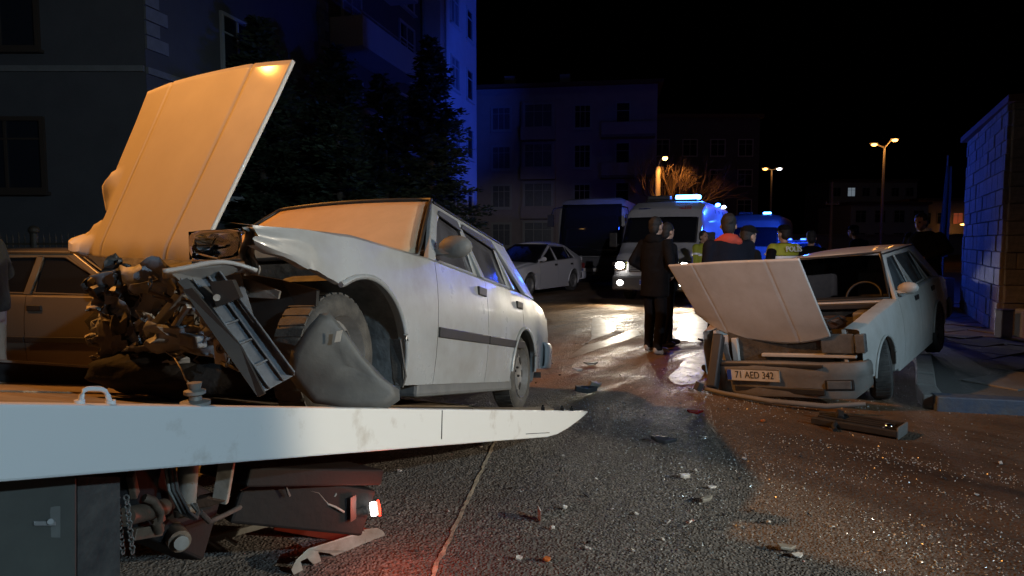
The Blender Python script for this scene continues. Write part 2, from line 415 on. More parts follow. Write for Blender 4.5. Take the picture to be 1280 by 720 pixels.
def inside(x, y):
    c = False; P = pp; j = len(P) - 1
    for i in range(len(P)):
        if (P[i][1] > y) != (P[j][1] > y) and x < (P[j][0] - P[i][0]) * (y - P[i][1]) / (P[j][1] - P[i][1]) + P[i][0]: c = not c
        j = i
    return c
ca, sa = math.cos(R(28)), math.sin(R(28)); first = True; cnt = 0
def clear(x, y):
    return all(inside(x + a * .36, y + b * .36) for a in (-1, 0, 1) for b in (-1, 0, 1))
spots = []
for i in range(-40, 60):
    for j in range(-40, 60):
        x = 6 + (i * .5) * ca - (j * .5) * -sa * -1; y = 8 + (i * .5) * sa + (j * .5) * ca
        x = 6 + (i * .5) * ca - (j * .5) * sa
        if y < 4.6 or y > 17 or x / y > .82 or not clear(x, y): continue
        if (x - 7.17) * .88 - (y - 9.5) * .47 > .1 and y > 9.3: continue
        spots.append((math.hypot(x, y), x, y))
for _, x, y in sorted(spots)[:290]:
    loc = (x, y, .079 + random.uniform(-.006, .006)); rot = (random.uniform(-.02, .02), random.uniform(-.02, .02), R(28) + random.uniform(-.02, .02))
    if first: slabm[0].location = loc; slabm[0].rotation_euler = rot; first = False
    else: share(slabm[0], pave, loc, rot)

# ------------------------------------------------------------------ the lamps that light the place
# sodium street lamp on the near left, outside the frame
def street_lamp(name, label, base, head, tip, power, z_arm, color, bulb, spot=150, soft=.12, group=None):
    t = thing(name, label, 'street lamp', base, (0, 0, 0), group)
    d = Vector(head) - Vector(base)
    MB().tube([(0, 0, 0), (0, 0, z_arm * .5), (0, 0, z_arm - .3)], [.11, .09, .07], 10).build('pole', M['galv'], t, smooth=40)
    MB().tube([(0, 0, z_arm - .3), (d.x * .2, d.y * .2, z_arm), (d.x * .9, d.y * .9, d.z + .08)], [.06, .045, .035], 8).build('arm', M['galv'], t, smooth=60)
    a = math.atan2(d.y, d.x)
    hd = MB(); hd.ell((d.x, d.y, d.z + .09), (.38, .16, .09), 14, 8, (0, 0, a)); hd.build('lamp_head', M['galv'], t, smooth=60)
    MB().ell((d.x, d.y, d.z), (.26, .12, .06), 12, 6, (0, 0, a)).build('bulb_lens', bulb, t, smooth=60)
    if power: lamp('SPOT', 'street_light', (head[0], head[1], head[2] - .22), power, color, tip, soft, spot, .5, t)
    return t
street_lamp('street_lamp', 'tall sodium street lamp on the near left, beyond the tow truck', (-9.2, 5.6, 0), (-7.6, 5.1, 8), (.2, 3.6, 0), POWER['street'], 8.1, SODIUM, M['sodium_on'], 68)
street_lamp('street_lamp', 'unseen cool fill lamp, added behind the photographer', (10.6, -5.2, 0), (9, -4, 5.4), (-.5, 3.5, .8), POWER['cool'], 5.5, COOL, M['white_far'], 63)  # unseen cool fill; its tint follows the blue-grey car side and rail
street_lamp('street_lamp', 'unseen white fill lamp, added behind the photographer to brighten the parked vehicles', (3.6, -9.4, 0), (2.4, -8.6, 6.0), (1.3, 19.0, .9), POWER['rear'], 6.1, (.92, .90, 1), M['white_far'], 23)  # no such lamp known; narrow spot added to brighten silver car, bus and ambulance
# work floodlight on a tripod, outside the frame on the right
wl = thing('work_light', 'tripod work floodlight on the near right', 'work light', (11, -.3, 0))
for a in range(3):
    MB().cyl((0, 0, 1.0), (.5 * math.cos(a * 2.1 + .4), .5 * math.sin(a * 2.1 + .4), 0), .016).build('leg', M['galv'], wl, smooth=60)
MB().cyl((0, 0, .9), (0, 0, 3.2), .018).build('mast', M['galv'], wl, smooth=60)
MB().box((.09, -.03, 3.3), (.14, .34, .24), (0, 0, R(-20))).build('housing', M['truck_black'], wl, bevel=.02)
lamp('SPOT', 'work_lamp', (10.9, -.27, 3.3), POWER['flood'], WARMW, (.35, 3.45, 1.22), .09, 18.5, .22, wl)
# ------------------------------------------------------------------ saloon cars
SAHIN = dict(xr=-.97, xf=3.12, wb=2.49, hw=.82, sill=.225, arch=.335, tyre=.285, tw=.17, rw=.575, roofz=1.345, crown=.04,
             belt=[(-.97, .79), (-.80, .86), (-.55, .90), (-.3, .918), (0, .925), (1.8, .90), (2.6, .86), (3.12, .79)],
             roof=(-.14, 1.27), ws=1.80, rwin=-.40, fender=(1.74, 3.10), doorA=(.90, 1.735), doorB=(.03, .895), track=.69, nose=.06, tail=.05, archz=.30)
def sedan(root, S, P, skip=(), deform=None, paint2=None, glassm=None, rimm=None, seats='seat', archlip=True, tilt=None, flat=0, wheel_dz=(0, 0, 0, 0), wheel_dy=(0, 0, 0, 0)):
    G = glassm or M['glass']; hw, xr, xf = S['hw'], S['xr'], S['xf']
    belt = lambda x: interp(S['belt'], x)
    bz = .92
    def ys(x, z):
        if z <= belt(x) + .005:
            t = z - .56; y = hw - (.30 * t * t if t > 0 else .22 * t * t)
        else:
            t = (z - belt(x)) / (S['roofz'] - bz); y = lerp(hw - .075, S['rw'], t)
        if x > xf - .7: y -= S['nose'] * ((x - (xf - .7)) / .7) ** 2
        if x < xr + .7: y -= S['tail'] * ((xr + .7 - x) / .7) ** 2
        return y
    AX = (0, S['wb'])
    AR = lambda a: S.get('archf', S['arch']) if a > 1 else S['arch']
    def zb(x):
        z = S['sill']
        if x > S['wb'] + AR(2) or x < -S['arch']: z = S['sill'] + .10
        for a in AX:
            if abs(x - a) < AR(a): z = max(z, S['archz'] + math.sqrt(AR(a) ** 2 - (x - a) ** 2))
        return z
    def xs_for(x0, x1):
        s = {round(x0, 4), round(x1, 4)}
        k = max(2, int((x1 - x0) / .05))
        s |= {round(lerp(x0, x1, i / k), 4) for i in range(k + 1)}
        for a in AX:
            for i in range(19):
                x = a - AR(a) * math.cos(math.pi * i / 18)
                if x0 < x < x1: s |= {round(x, 4)}
        return sorted(s)
    D = deform or (lambda n, p: p)
    def panel(name, x0, x1, sg, shoulder=.05, parent=root):
        xs = xs_for(x0, x1); nr = 9; mb = MB(); rows = nr + 4
        for x in xs:
            b0, b1 = zb(x), belt(x)
            col = []
            y0 = ys(x, max(b0, S['sill']))
            col.append((x, y0 - .035, b0 + .004))
            for j in range(nr + 1):
                z = lerp(b0, b1 - .018, j / nr); col.append((x, ys(x, z), z))
            y = ys(x, b1 - .018)
            col.append((x, y - .016, b1 - .004)); col.append((x, y - shoulder, b1 + .008 if shoulder > .06 else b1))
            mb.v += [Vector(D(name, (p[0], p[1], p[2]))) for p in col]
            if sg < 0:
                for q in mb.v[-len(col):]: q.y = -q.y
        n = len(col)
        for i in range(len(xs) - 1):
            for j in range(n - 1): mb.f.append([i * n + j, (i + 1) * n + j, (i + 1) * n + j + 1, i * n + j + 1])
        return mb.build(name, P, parent, smooth=38, recalc=True)
    def spoly(name, pts, m, parent=root, sg=1, off=0, th=.02, bevel=0):
        f = [(x, sg * (ys(x, z) + off), z) for x, z in pts]; b = [(x, sg * (ys(x, z) + off - th), z) for x, z in pts]
        return MB().prism2(f, b).build(name, m, parent, bevel=bevel)
    wsx, rwx, (rx0, rx1), rz = S['ws'], S['rwin'], S['roof'], S['roofz']
    (d0, d1), (e0, e1), (f0, f1) = S['doorA'], S['doorB'], S['fender']
    bt = lambda x: belt(x) + .012
    for sg in (1, -1):
        tagp = 'L' if sg > 0 else 'R'
        if 'fender' + tagp not in skip: panel('fender', f0, f1, sg, .12)
        for (a, b, nm) in ((d0, d1, 'A'), (e0, e1, 'B')):
            d = panel('door', a, b, sg, .045)
            hx = a + .10 if nm == 'A' else a + .09
            hz = .81
            MB().box((hx, sg * (ys(hx, hz) + .004), hz), (.15, .02, .055)).build('door_handle', M['black_trim'], d, bevel=.006)
            if 'trim' not in skip:
                spoly('trim_strip', [(a + .005, .475), (b - .005, .475), (b - .005, .53), (a + .005, .53)], M['black_trim'], d, sg, .012, .03, .004)
            if nm == 'A': gp = [(a + .04, bt(a)), (d1 - .06, bt(d1)), (wsx - .075 - .03, bt(1.6) + .0), (rx1 - .03, rz - .045), (a + .06, rz - .04)]; gp = [(a + .035, bt(a)), (wsx - .10, bt(wsx)), (rx1 - .035, rz - .05), (a + .045, rz - .045)]
            else: gp = [(a + .15, bt(a)), (b - .03, bt(b)), (b - .02, rz - .045), (a + .22, rz - .055)]
            spoly('window', gp, G, d, sg, -.018, .006)
            # frame around the window
            fr = MB()
            L3 = [Vector((x, sg * (ys(x, z) - .008), z)) for x, z in gp]
            fr.tube(L3 + [L3[0]], .014, 6); fr.build('window_frame', M['black_trim'] if 'dark_frames' in skip else P, d, smooth=60)
        panel('quarter_panel', xr, e0 - .005, sg, .08)
        # pillars
        spoly('pillar', [(wsx + .01, bt(wsx) - .02), (wsx - .085, bt(wsx) - .02), (rx1 - .03, rz - .035), (rx1 + .02, rz + .005)], P, root, sg, 0, .035, .008)
        spoly('pillar', [(d0 + .03, bt(.9) - .01), (d0 - .045, bt(.9) - .01), (d0 - .035, rz - .03), (d0 + .04, rz - .03)], P, root, sg, -.006, .03, .006)
        c0 = e0 + .10
        spoly('pillar', [(c0 + .045, bt(0) - .01), (c0 - .0, bt(0) - .01), (c0 + .05, rz - .045), (c0 + .11, rz - .04)], P, root, sg, -.006, .03, .006)
        spoly('quarter_window', [(c0 - .02, bt(0)), (c0 - .30, bt(0)), (c0 - .06, rz - .11), (c0 + .035, rz - .055)], G, root, sg, -.018, .006)
        spoly('pillar', [(c0 - .27, bt(0) - .012), (rwx - .03, bt(rwx) - .012), (rx0 - .02, rz + .004), (c0 + .04, rz - .02), (c0 + .02, rz - .06), (c0 - .06, rz - .115)], P, root, sg, 0, .035, .008)
        spoly('roof_rail', [(rx1 + .01, rz - .04), (rx1 + .02, rz + .006), (rx0 - .02, rz + .006), (rx0 + .02, rz - .045)], P, root, sg, 0, .04, .006)
        spoly('rain_gutter', [(rx1 + .03, rz - .012), (rx1 + .03, rz + .004), (rx0 - .02, rz + .004), (rx0 - .02, rz - .012)], M['black_trim'], root, sg, .010, .016)
        # sill and wheel housings
        MB().box(((d1 + e0 + .2) / 2, sg * (hw - .10), S['sill'] - .015), (S['wb'] - 2 * S['arch'] + .02, .13, .10)).build('sill', M['grey_plastic'] if 'greysill' in skip else P, root, bevel=.02)
        for a in AX:
            rr = AR(a) + .012; hb = MB()
            k = 16
            cut = a > 1 and sg > 0 and 'cutarch' in skip
            for i in range(k + 1):
                th = math.pi * (i / k * 1.16 - .08) if not cut else math.pi * lerp(.34, 1.08, i / k); cx, cz = a + rr * math.cos(th), S['archz'] + rr * math.sin(th)
                hb.v += [Vector((cx, sg * (ys(cx, min(max(cz, .3), .8)) - .018), cz)), Vector((cx, sg * .50, cz))]
            for i in range(k): hb.f.append([2 * i, 2 * i + 2, 2 * i + 3, 2 * i + 1])
            hb.f.append([2 * i + 1 for i in range(k + 1)])
            if not (a > 1 and 'fender' + tagp in skip): hb.build('wheel_housing', M['liner'], root, smooth=40)
            if 'visors' in skip and a == 0:
                for gq in ((d0 + .05, rx1 - .02), (e0 + .20, d0 - .05)):
                    spoly('wind_deflector', [(gq[0], rz - .045), (gq[1], rz - .045), (gq[1] + .05, rz - .085), (gq[0] - .01, rz - .115)], M['visor'], root, sg, .012, .012)
            if archlip and not (a > 1 and 'fender' + tagp in skip):
                pts = []
                for i in range(25):
                    th = math.pi * (i if a < 1 or 'cutarch' not in skip or sg < 0 else lerp(7.4, 24, i / 24)) / 24; cx, cz = a + AR(a) * math.cos(th), S['archz'] + AR(a) * math.sin(th)
                    pts.append(D('fender' if a > 1 else 'q', (cx, ys(cx, cz) + .006, cz)))
                    if sg < 0: pts[-1] = (pts[-1][0], -pts[-1][1], pts[-1][2])
                MB().tube(pts, .013, 6).build('arch_lip', P, root, smooth=60)
    # roof, trunk, glass
    def roof(u, v):
        y = (v * 2 - 1); x = lerp(rx0 - .02, rx1 + .02, u) - .03 * (1 - y * y) * (1 - 2 * u) * .6
        w = ys(lerp(rx0, rx1, u), rz + .002)
        return (x, y * w, rz + .004 + S['crown'] * (1 - y ** 4 * .55 - y * y * .45) * (1 - (2 * u - 1) ** 4 * .6))
    MB().grid(roof, 12, 14).build('roof', P, root, smooth=60, solid=.02)
    def screen(xb, zb_, wb_, xt, zt, wt, bow):
        return lambda u, v: (lerp(xb, xt, u) + bow * (1 - (2 * v - 1) ** 2), (v * 2 - 1) * lerp(wb_, wt, u), lerp(zb_, zt, u) + .012 * math.sin(math.pi * u))
    yb = ys(wsx - .05, bt(wsx)) - .02
    if 'windshield' not in skip:
        MB().grid(screen(wsx, bt(wsx), yb, rx1 + .015, rz + .012, S['rw'] - .02, .07), 8, 12).build('windshield', G if 'clearws' in skip else M['orange_dusty_glass'], root, smooth=60, solid=.006)
    fw = screen(wsx + .004, bt(wsx), yb, rx1 + .02, rz + .018, S['rw'] - .02, .07)
    ring = [fw(0, i / 12) for i in range(13)] + [fw(i / 6, 1) for i in range(1, 7)] + [fw(1, 1 - i / 12) for i in range(1, 13)] + [fw(1 - i / 6, 0) for i in range(1, 7)]
    MB().tube(ring, .012, 6).build('windshield_seal', M['black_trim'], root, smooth=60)
    yb2 = ys(rwx + .05, bt(rwx)) - .03
    rearw = screen(rwx, bt(rwx) + .005, yb2, rx0 - .02, rz + .01, S['rw'] - .03, -.05)
    MB().grid(rearw, 6, 10).build('rear_window', G, root, smooth=60, solid=.006)
    tz = belt(xr) + .01
    MB().grid(lambda u, v: (lerp(xr + .01, rwx + .03, u), (v * 2 - 1) * (ys(lerp(xr, rwx, u), .88) - .07), tz + .02 * u + .03 * (1 - (2 * v - 1) ** 4) - .02 * (1 - u) ** 3), 8, 12).build('trunk_lid', P, root, smooth=50, solid=.02)
    rp = MB().grid(lambda u, v: (xr - .03 * math.sin(math.pi * (.15 + .85 * u)) * (1 - (2 * v - 1) ** 4), (v * 2 - 1) * (ys(xr, .6) - .01), lerp(.33, tz, u)), 6, 12).build('rear_panel', P, root, smooth=50, solid=.02)
    for sg in (1, -1):
        MB().box((xr - .022, sg * (hw - .24), .72), (.05, .34, .16)).build('tail_lamp', M['redlens'], rp, bevel=.015)
    # rear bumper wraps round the corners
    bp = [(xr + .35, hw - .015), (xr + .02, hw - .035), (xr - .07, hw - .10), (xr - .11, hw - .35)]
    bpts = [(x, y) for x, y in bp] + [(x, -y) for x, y in bp[::-1]]
    bm_ = MB()
    for i, (x, y) in enumerate(bpts):
        sx = -.11 + 0
        for dx, dz in ((.03, .33), (-.03, .335), (-.045, .40), (-.045, .52), (-.02, .56), (.04, .56)):
            n = Vector((x - .6, y, 0)).normalized(); bm_.v.append(Vector((x, y, dz)) + n * (-dx if True else 0))
    for i in range(len(bpts) - 1):
        for j in range(5): bm_.f.append([i * 6 + j, (i + 1) * 6 + j, (i + 1) * 6 + j + 1, i * 6 + j + 1])
    bm_.build('bumper', P if 'paintbumper' in skip else M['grey_plastic'], root, smooth=50, solid=.015)
    # floor, bulkhead, cabin furniture
    MB().box((.55, 0, .27), (3.0, 1.42, .05)).build('floor_pan', M['interior'], root)
    MB().box((-.62, 0, .60), (.06, 1.40, .55)).build('bulkhead', M['interior'], root)
    MB().box((wsx + .06, 0, .58), (.05, 1.46, .60)).build('firewall', M['engine'], root)
    for sg in (.36, -.36):
        s = MB().box((.95, sg, .47), (.50, .48, .18)).build('seat', M[seats], root, bevel=.04)
        MB().box((.66, sg, .80), (.14, .46, .62), (0, R(-14), 0)).build('backrest', M[seats], s, bevel=.04)
        MB().box((.56, sg, 1.16), (.09, .26, .16), (0, R(-14), 0)).build('headrest', M[seats], s, bevel=.03)
    s = MB().box((.02, 0, .47), (.50, 1.25, .18)).build('rear_bench', M[seats], root, bevel=.04)
    MB().box((-.30, 0, .80), (.14, 1.25, .56), (0, R(-18), 0)).build('backrest', M[seats], s, bevel=.04)
    dsh = MB().box((wsx - .13, 0, .80), (.36, 1.36, .22)).build('dashboard', M['black_trim'], root, bevel=.05)
    MB().lathe([(.18 + .014 * math.cos(a), .014 * math.sin(a)) for a in [i * math.pi / 4 for i in range(8)]], (wsx - .46, .36, .88), (1, 0, .55), 20, True).cyl((wsx - .46, .36, .88), (wsx - .2, .36, .78), .025).build('steering_wheel', M['black_trim'], root, smooth=60)
    # mirrors
    for sg in (1, -1):
        mx, mz = wsx - .16, .985
        MB().ell((mx - .02, sg * (hw + .04), mz), (.06, .10, .066), 14, 8).box((mx, sg * (hw - .04), mz - .03), (.05, .12, .03)).build('mirror', P if 'paintmirror' in skip else M['grey_plastic'], root, smooth=50)
    # wheels
    r, tw = S['tyre'], S['tw']
    for k, (ax, sg) in enumerate(((AX[1], 1), (AX[1], -1), (0, 1), (0, -1))):
        c = Vector((ax, sg * (S['track'] + wheel_dy[k]), r + wheel_dz[k]))
        if k == 1 and 'fenderR' in skip: c = Vector((2.15, -.42, r + wheel_dz[k]))
        o = Vector((0, sg, 0)); h = tw / 2
        ang = (tilt or {}).get(k, 0)
        def T(mb):
            Mx = Matrix.Translation(c) @ Matrix.Rotation(ang, 4, 'Z') @ Matrix.Translation(-c)
            mb.v = [Mx @ p for p in mb.v]
            if flat:
                for p in mb.v:
                    if p.z < c.z - r + flat: p.z = c.z - r + flat
            return mb
        dsc = MB().lathe([(.0, h - .055), (.05, h - .05), (.085, h - .03), (.12, h - .045), (r * .60, h - .05), (r * .645, h - .01), (r * .66, h - .0), (r * .67, -h + .02), (r * .3, -h + .03), (.0, -h + .03)], c, o, 28)
        wh = T(dsc).build('wheel', rimm or M['rim'], root, smooth=35)
        ty = MB().lathe([(r * .655, -h + .01), (r * .76, -h - .006), (r * .90, -h), (r * .975, -h + .018), (r, -h + .04), (r, h - .04), (r * .975, h - .018), (r * .90, h), (r * .76, h + .006), (r * .655, h - .01)], c, o, 36)
        for i in range(36):
            a = 2 * math.pi * i / 36
            ty.box(c + Vector((math.cos(a) * (r - .0042), 0, math.sin(a) * (r - .0042))), (.012, tw * .72, r * .12), (0, -a, 0))
        T(ty).build('tyre', M['rubber'], wh, smooth=40)
        nt = MB(); slots = []
        for i in range(8 if 'slots' in skip else 0):
            a = 2 * math.pi * i / 8
            p = c + o * (h - .046) + Vector((math.cos(a) * r * .49, 0, math.sin(a) * r * .49))
            T(MB().box(p, (.03, .012, .055), (0, -a, 0))).build('rim_slot', M['black_trim'], wh)
        for i in range(4):
            a = 2 * math.pi * i / 4 + .4
            nt.cyl(c + o * (h - .05) + Vector((math.cos(a) * .05, 0, math.sin(a) * .05)), c + o * (h - .032) + Vector((math.cos(a) * .05, 0, math.sin(a) * .05)), .01, None, 6)
        kind(T(nt).build('wheel_nuts', M['black_trim'], wh), 'stuff')
    return ys, belt, zb

def hood_panel(root, corners, paint, crumple=None, n1=40, n2=120, crease=.30):
    """corners: nose L, nose R, cowl L, cowl R in world space"""
    a, b, c, d = [Vector(p) for p in corners]
    nrm = (c - a).cross(b - a).normalized()
    if nrm.y > 0: nrm = -nrm
    def fn(u, v):                     # u: nose to cowl, v: car-left to car-right
        p = a.lerp(b, v).lerp(c.lerp(d, v), u)
        w = abs(v - .5) * 2
        z = .012 * (1 - w * w)
        z += -.007 * math.exp(-((w - .56) / .014) ** 2) - (.035 * (w - .56) if w > .56 else 0)
        p = p + nrm * z
        p += (c - a).normalized() * (.02 * (1 - w * w) * (1 if u > .5 else -1) * abs(2 * u - 1))
        if crumple: p = p + crumple(u, v, nrm, (b - a).normalized(), (c - a).normalized())
        return p
    h = MB().grid(fn, n1, n2).build('hood', paint, root, smooth=30, world=True)
    m = h.modifiers.new('solid', 'SOLIDIFY'); m.thickness = .018; m.offset = 0
    return h
# ------------------------------------------------------------------ wrecked white saloon on the tow truck bed
CARW = dict(loc=(-.688, 5.225, .1055), rot=(.0464, -.1935, -1.8674))
wreck = thing('crashed_car', 'white saloon with torn off front and raised hood, loaded on the tow truck bed', 'car', CARW['loc'], CARW['rot'])
def zbS(x):
    z = SAHIN['sill'] + (.10 if x > 2.49 + .39 else 0)
    if abs(x - 2.49) < .39: z = max(z, .30 + math.sqrt(.39 ** 2 - (x - 2.49) ** 2))
    return z
def crush(n, p):
    x, y, z = p
    if n == 'fender' and y > 0:
        if x > 2.80:
            t = (x - 2.80) / .3
            y -= .05 * t * t + .02 * noise.noise((x * 9, z * 9, 1)) * t
            z += .03 * t * noise.noise((x * 6, z * 7, 5))
            x += .05 * t * noise.noise((z * 14, 2, 3))
        # the torn lower edge in front of the arch
        if x > 2.70:
            lo = lerp(.628, .72, (x - 2.70) / .4) + .012 * noise.noise((x * 14, 0, 0))
            b_ = zbS(x); top_ = interp(SAHIN['belt'], x); z = lerp(lo, top_, max(0, z - b_) / (top_ - b_)) if z < top_ - .01 else z
    return (x, y, z)
ysL, beltL, zbL = sedan(wreck, dict(SAHIN, archf=.39), M['paint_w'], skip=('fenderR', 'paintbumper', 'greysill', 'visors', 'slots', 'cutarch'), deform=crush, wheel_dz=(.055, .12, 0, 0), wheel_dy=(-.07, 0, .02, 0))
wm = TM[wreck.name]
def crum(u, v, n, ac, al):
    k = max(0, 1 - (1 - v) / .11) * max(0, min(1, (.5 - u) / .12))
    f = noise.noise((u * 13, v * 7, 2)); g_ = noise.noise((u * 24, v * 19, 9))
    q = ac * k * (.085 * abs(math.sin(u * 13 + .4)) + .03 * g_ + .03 * noise.noise((u * 46, v * 40, 3))) + n * k * (.07 * math.sin(u * 13 + 1.4) + .04 * f) + al * k * .03 * g_
    e = max(0, 1 - u / .10)
    q += n * (-.03 * e * e) + n * .010 * e * noise.noise((v * 9, 0, 0))
    q += n * .02 * max(0, u - .8) / .2 * (v - .5) ** 2
    return q
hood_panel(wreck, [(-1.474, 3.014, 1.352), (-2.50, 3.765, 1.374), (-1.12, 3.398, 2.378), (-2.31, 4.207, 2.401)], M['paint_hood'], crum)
def wb(mb, name, m, **k): return mb.build(name, M[m], wreck, world=True, **k)
def plate(pxs, depth, th=.012, bulge=0):
    """sheet through picture points at given depths (metres), with real thickness"""
    f = [at(x, y, d) for (x, y), d in zip(pxs, depth if isinstance(depth, (list, tuple)) else [depth] * len(pxs))]
    c = sum(f, Vector()) / len(f)
    n = Vector()
    for i in range(len(f)): n += (f[i] - c).cross(f[(i + 1) % len(f)] - c)
    n.normalize()
    if n.y < 0: n = -n
    return MB().prism(f, n * th)
# headlamp bowl and broken lens
hl = MB()
hc = at(272, 308, 2.62)
hl.grid(lambda u, v: hc + Vector((lerp(-.115, .095, v), .06 * math.sin(math.pi * v) * math.sin(math.pi * u), lerp(-.06, .058, u) + .012 * v)), 8, 10)
hl_o = wb(hl, 'headlamp_bowl', 'chrome', smooth=60, solid=.004)
wb(plate([(243, 300), (300, 289), (304, 322), (246, 325)], [2.52, 2.50, 2.47, 2.50], .004), 'headlamp_lens', 'glass_lamp')
wb(MB().tube([at(*q) for q in ((243, 308, 2.49), (246, 315, 2.47), (254, 318, 2.46), (264, 320, 2.46), (272, 322, 2.47))], .007, 8), 'glint_tube', 'chrome', smooth=60)  # chrome tube added to catch a bright streak in the headlamp
wb(MB().tube([at(*q) for q in ((262, 311, 2.52), (266, 305, 2.52), (270, 298, 2.53))], .004, 8), 'glint_tube', 'chrome', smooth=60)
# crumpled end of the fender
ce = MB()
def curl(u, v):
    p = at(lerp(302, 322, v) + 4 * math.sin(u * 9), lerp(284, 344, u), 2.40 + .05 * math.sin(v * 3) + .02 * noise.noise((u * 8, v * 5, 0)))
    return p
ce.grid(curl, 16, 6); wb(ce, 'fender_edge', 'metal_bare', smooth=40, solid=.006)
# bent front apron under the headlamp
ap = MB()
ap.grid(lambda u, v: at(lerp(203, 322, v), lerp(336, 345 if v < .85 else 341, u) - 13 * math.sin(math.pi * min(1, v * .95)) * .75 + 2 * math.sin(v * 7), 2.22 + .16 * v + .10 * u), 4, 22)
wb(ap, 'front_apron', 'paint_w', smooth=45, solid=.012)
wb(plate([(212, 340), (262, 330), (306, 330), (300, 338), (268, 351), (226, 352)], [2.27, 2.33, 2.36, 2.38, 2.36, 2.3], .02), 'apron_underside', 'grey_plastic')
# inner wing panel and light flange
wb(plate([(285, 338), (352, 350), (396, 362), (392, 420), (368, 470), (330, 478), (280, 400)], [2.75, 2.68, 2.62, 2.62, 2.62, 2.65, 2.75], .02), 'inner_wing', 'black_trim')
wb(plate([(296, 344), (330, 356), (350, 364), (348, 374), (292, 371)], [2.62, 2.60, 2.58, 2.58, 2.62], .012), 'torn_flange', 'metal_bare', bevel=.003)
wb(plate([(262, 345), (300, 342), (318, 400), (300, 440), (268, 420)], [2.55, 2.55, 2.6, 2.6, 2.55], .015), 'crumple_panel', 'steel_blue')
# hanging bumper reinforcement: channel with lips and ribs
P0a, P0b, P1b, P1a = at(226, 354, 2.30), at(274, 345, 2.36), at(366, 470, 2.24), at(322, 494, 2.16)
nb = (P0b - P0a).cross(P1a - P0a).normalized()
if nb.y > 0: nb = -nb
ch = MB()
def bt_(u, v): return P0a.lerp(P0b, u).lerp(P1a.lerp(P1b, u), v)
ch.prism([bt_(0, 0), bt_(1, 0), bt_(1, 1), bt_(0, 1)], -nb * .006)
for u in (0, .30, .70, 1):
    h_ = .035 if u in (0, 1) else .016
    ch.prism([bt_(u, 0), bt_(u, 1), bt_(u, 1) + nb * h_, bt_(u, 0) + nb * h_], (P0b - P0a).normalized() * .007)
for v in (.22, .42, .60, .80):
    ch.prism([bt_(.30, v), bt_(.70, v), bt_(.70, v) + nb * .014, bt_(.30, v) + nb * .014], (P1a - P0a).normalized() * .006)
wb(ch, 'bumper_beam', 'steel_blue', bevel=.002)
wb(plate([(222, 352), (234, 347), (256, 372), (246, 378)], [2.24, 2.26, 2.26, 2.24], .03), 'beam_bracket', 'black_trim')
wb(plate([(262, 352), (290, 350), (300, 372), (270, 384)], [2.26, 2.26, 2.26, 2.26], .03), 'beam_bracket', 'black_trim')
wb(MB().cyl(at(271, 372, 2.24), at(271, 372, 2.26), .012), 'beam_bolt', 'metal_bare')
# long lip of dark plastic beside the beam
wb(plate([(228, 362), (240, 360), (300, 432), (330, 492), (322, 496), (282, 440)], [2.2, 2.2, 2.18, 2.12, 2.12, 2.17], .02), 'plastic_lip', 'black_trim')
# splash shield hanging in front of the wheel
so = [(400, 392), (412, 390), (430, 412), (455, 446), (482, 474), (499, 487), (500, 500), (484, 511), (440, 511), (392, 504), (372, 486), (358, 466), (364, 440), (384, 410)]
fr = []; bk = []
sb = MB()
cshield = at(430, 456, 2.30)
rings = []
for k in range(6):
    s_ = 1 - k / 5.5
    row = []
    for (x, y) in so:
        X, Y = lerp(430, x, s_), lerp(456, y, s_)
        row.append(at(X, Y, 2.36 - .016 * (1 - s_ ** 4) + .0009 * (X - 430) + .016 * noise.noise((X * .03, Y * .03, 0)) + .05 * max(0, (410 - X) / 50) * max(0, (Y - 430) / 80) - .03 * max(0, (Y - 485) / 25)))
    rings.append(row)
n = len(so)
for row in rings: sb.v += row
sb.v.append(at(430, 456, 2.344))
for k in range(5):
    for j in range(n): sb.f.append([k * n + j, k * n + (j + 1) % n, (k + 1) * n + (j + 1) % n, (k + 1) * n + j])
for j in range(n): sb.f.append([5 * n + j, 5 * n + (j + 1) % n, 6 * n])
sh = wb(sb, 'splash_shield', 'splash', smooth=35, solid=.006)
wb(plate([(421, 414), (428, 413), (425, 427), (418, 428)], 2.312, .002), 'sticker', 'plate')
wb(plate([(487, 424), (500, 424), (507, 470), (503, 484), (492, 476), (488, 450)], [2.62, 2.6, 2.55, 2.52, 2.55, 2.6], .01), 'mud_flap', 'rubber')
# crushed nose: radiator, tank, members, engine parts and torn sheet metal
wb(plate([(166, 338), (238, 332), (244, 420), (170, 424)], [2.95, 2.75, 2.72, 2.92], .05), 'radiator', 'engine')
for i in range(9):
    y = 342 + i * 9
    wb(plate([(168, y), (239, y - 5), (239, y - 3), (168, y + 2)], [2.935, 2.735, 2.735, 2.935], .004), 'radiator_fin', 'steel_blue')
wb(MB().beam(at(186, 418, 2.62), at(240, 352, 2.45), .035, .03), 'strut', 'steel_blue', bevel=.004)
wb(MB().beam(at(206, 425, 2.66), at(236, 382, 2.5), .02, .02), 'strut', 'metal_bare', bevel=.003)
wb(MB().beam(at(180, 404, 2.80), at(250, 428, 2.5), .06, .05), 'cross_member', 'steel_blue', bevel=.006)
wb(plate([(190, 410), (290, 402), (300, 440), (196, 442)], [2.72, 2.6, 2.55, 2.68], .03), 'front_panel', 'steel_blue', bevel=.006)
wb(plate([(162, 405), (186, 392), (192, 400), (188, 412), (164, 416)], [2.72, 2.7, 2.7, 2.7, 2.72], .02), 'torn_sheet', 'paint_w', bevel=.003)
wb(plate([(150, 440), (170, 426), (172, 434), (162, 446), (176, 452), (152, 452)], 2.66, .015), 'torn_sheet', 'paint_w', bevel=.003)
wb(plate([(266, 424), (284, 420), (288, 444), (285, 457), (268, 455)], [2.42, 2.42, 2.42, 2.42, 2.42], .01), 'tow_eye', 'metal_bare', bevel=.004)
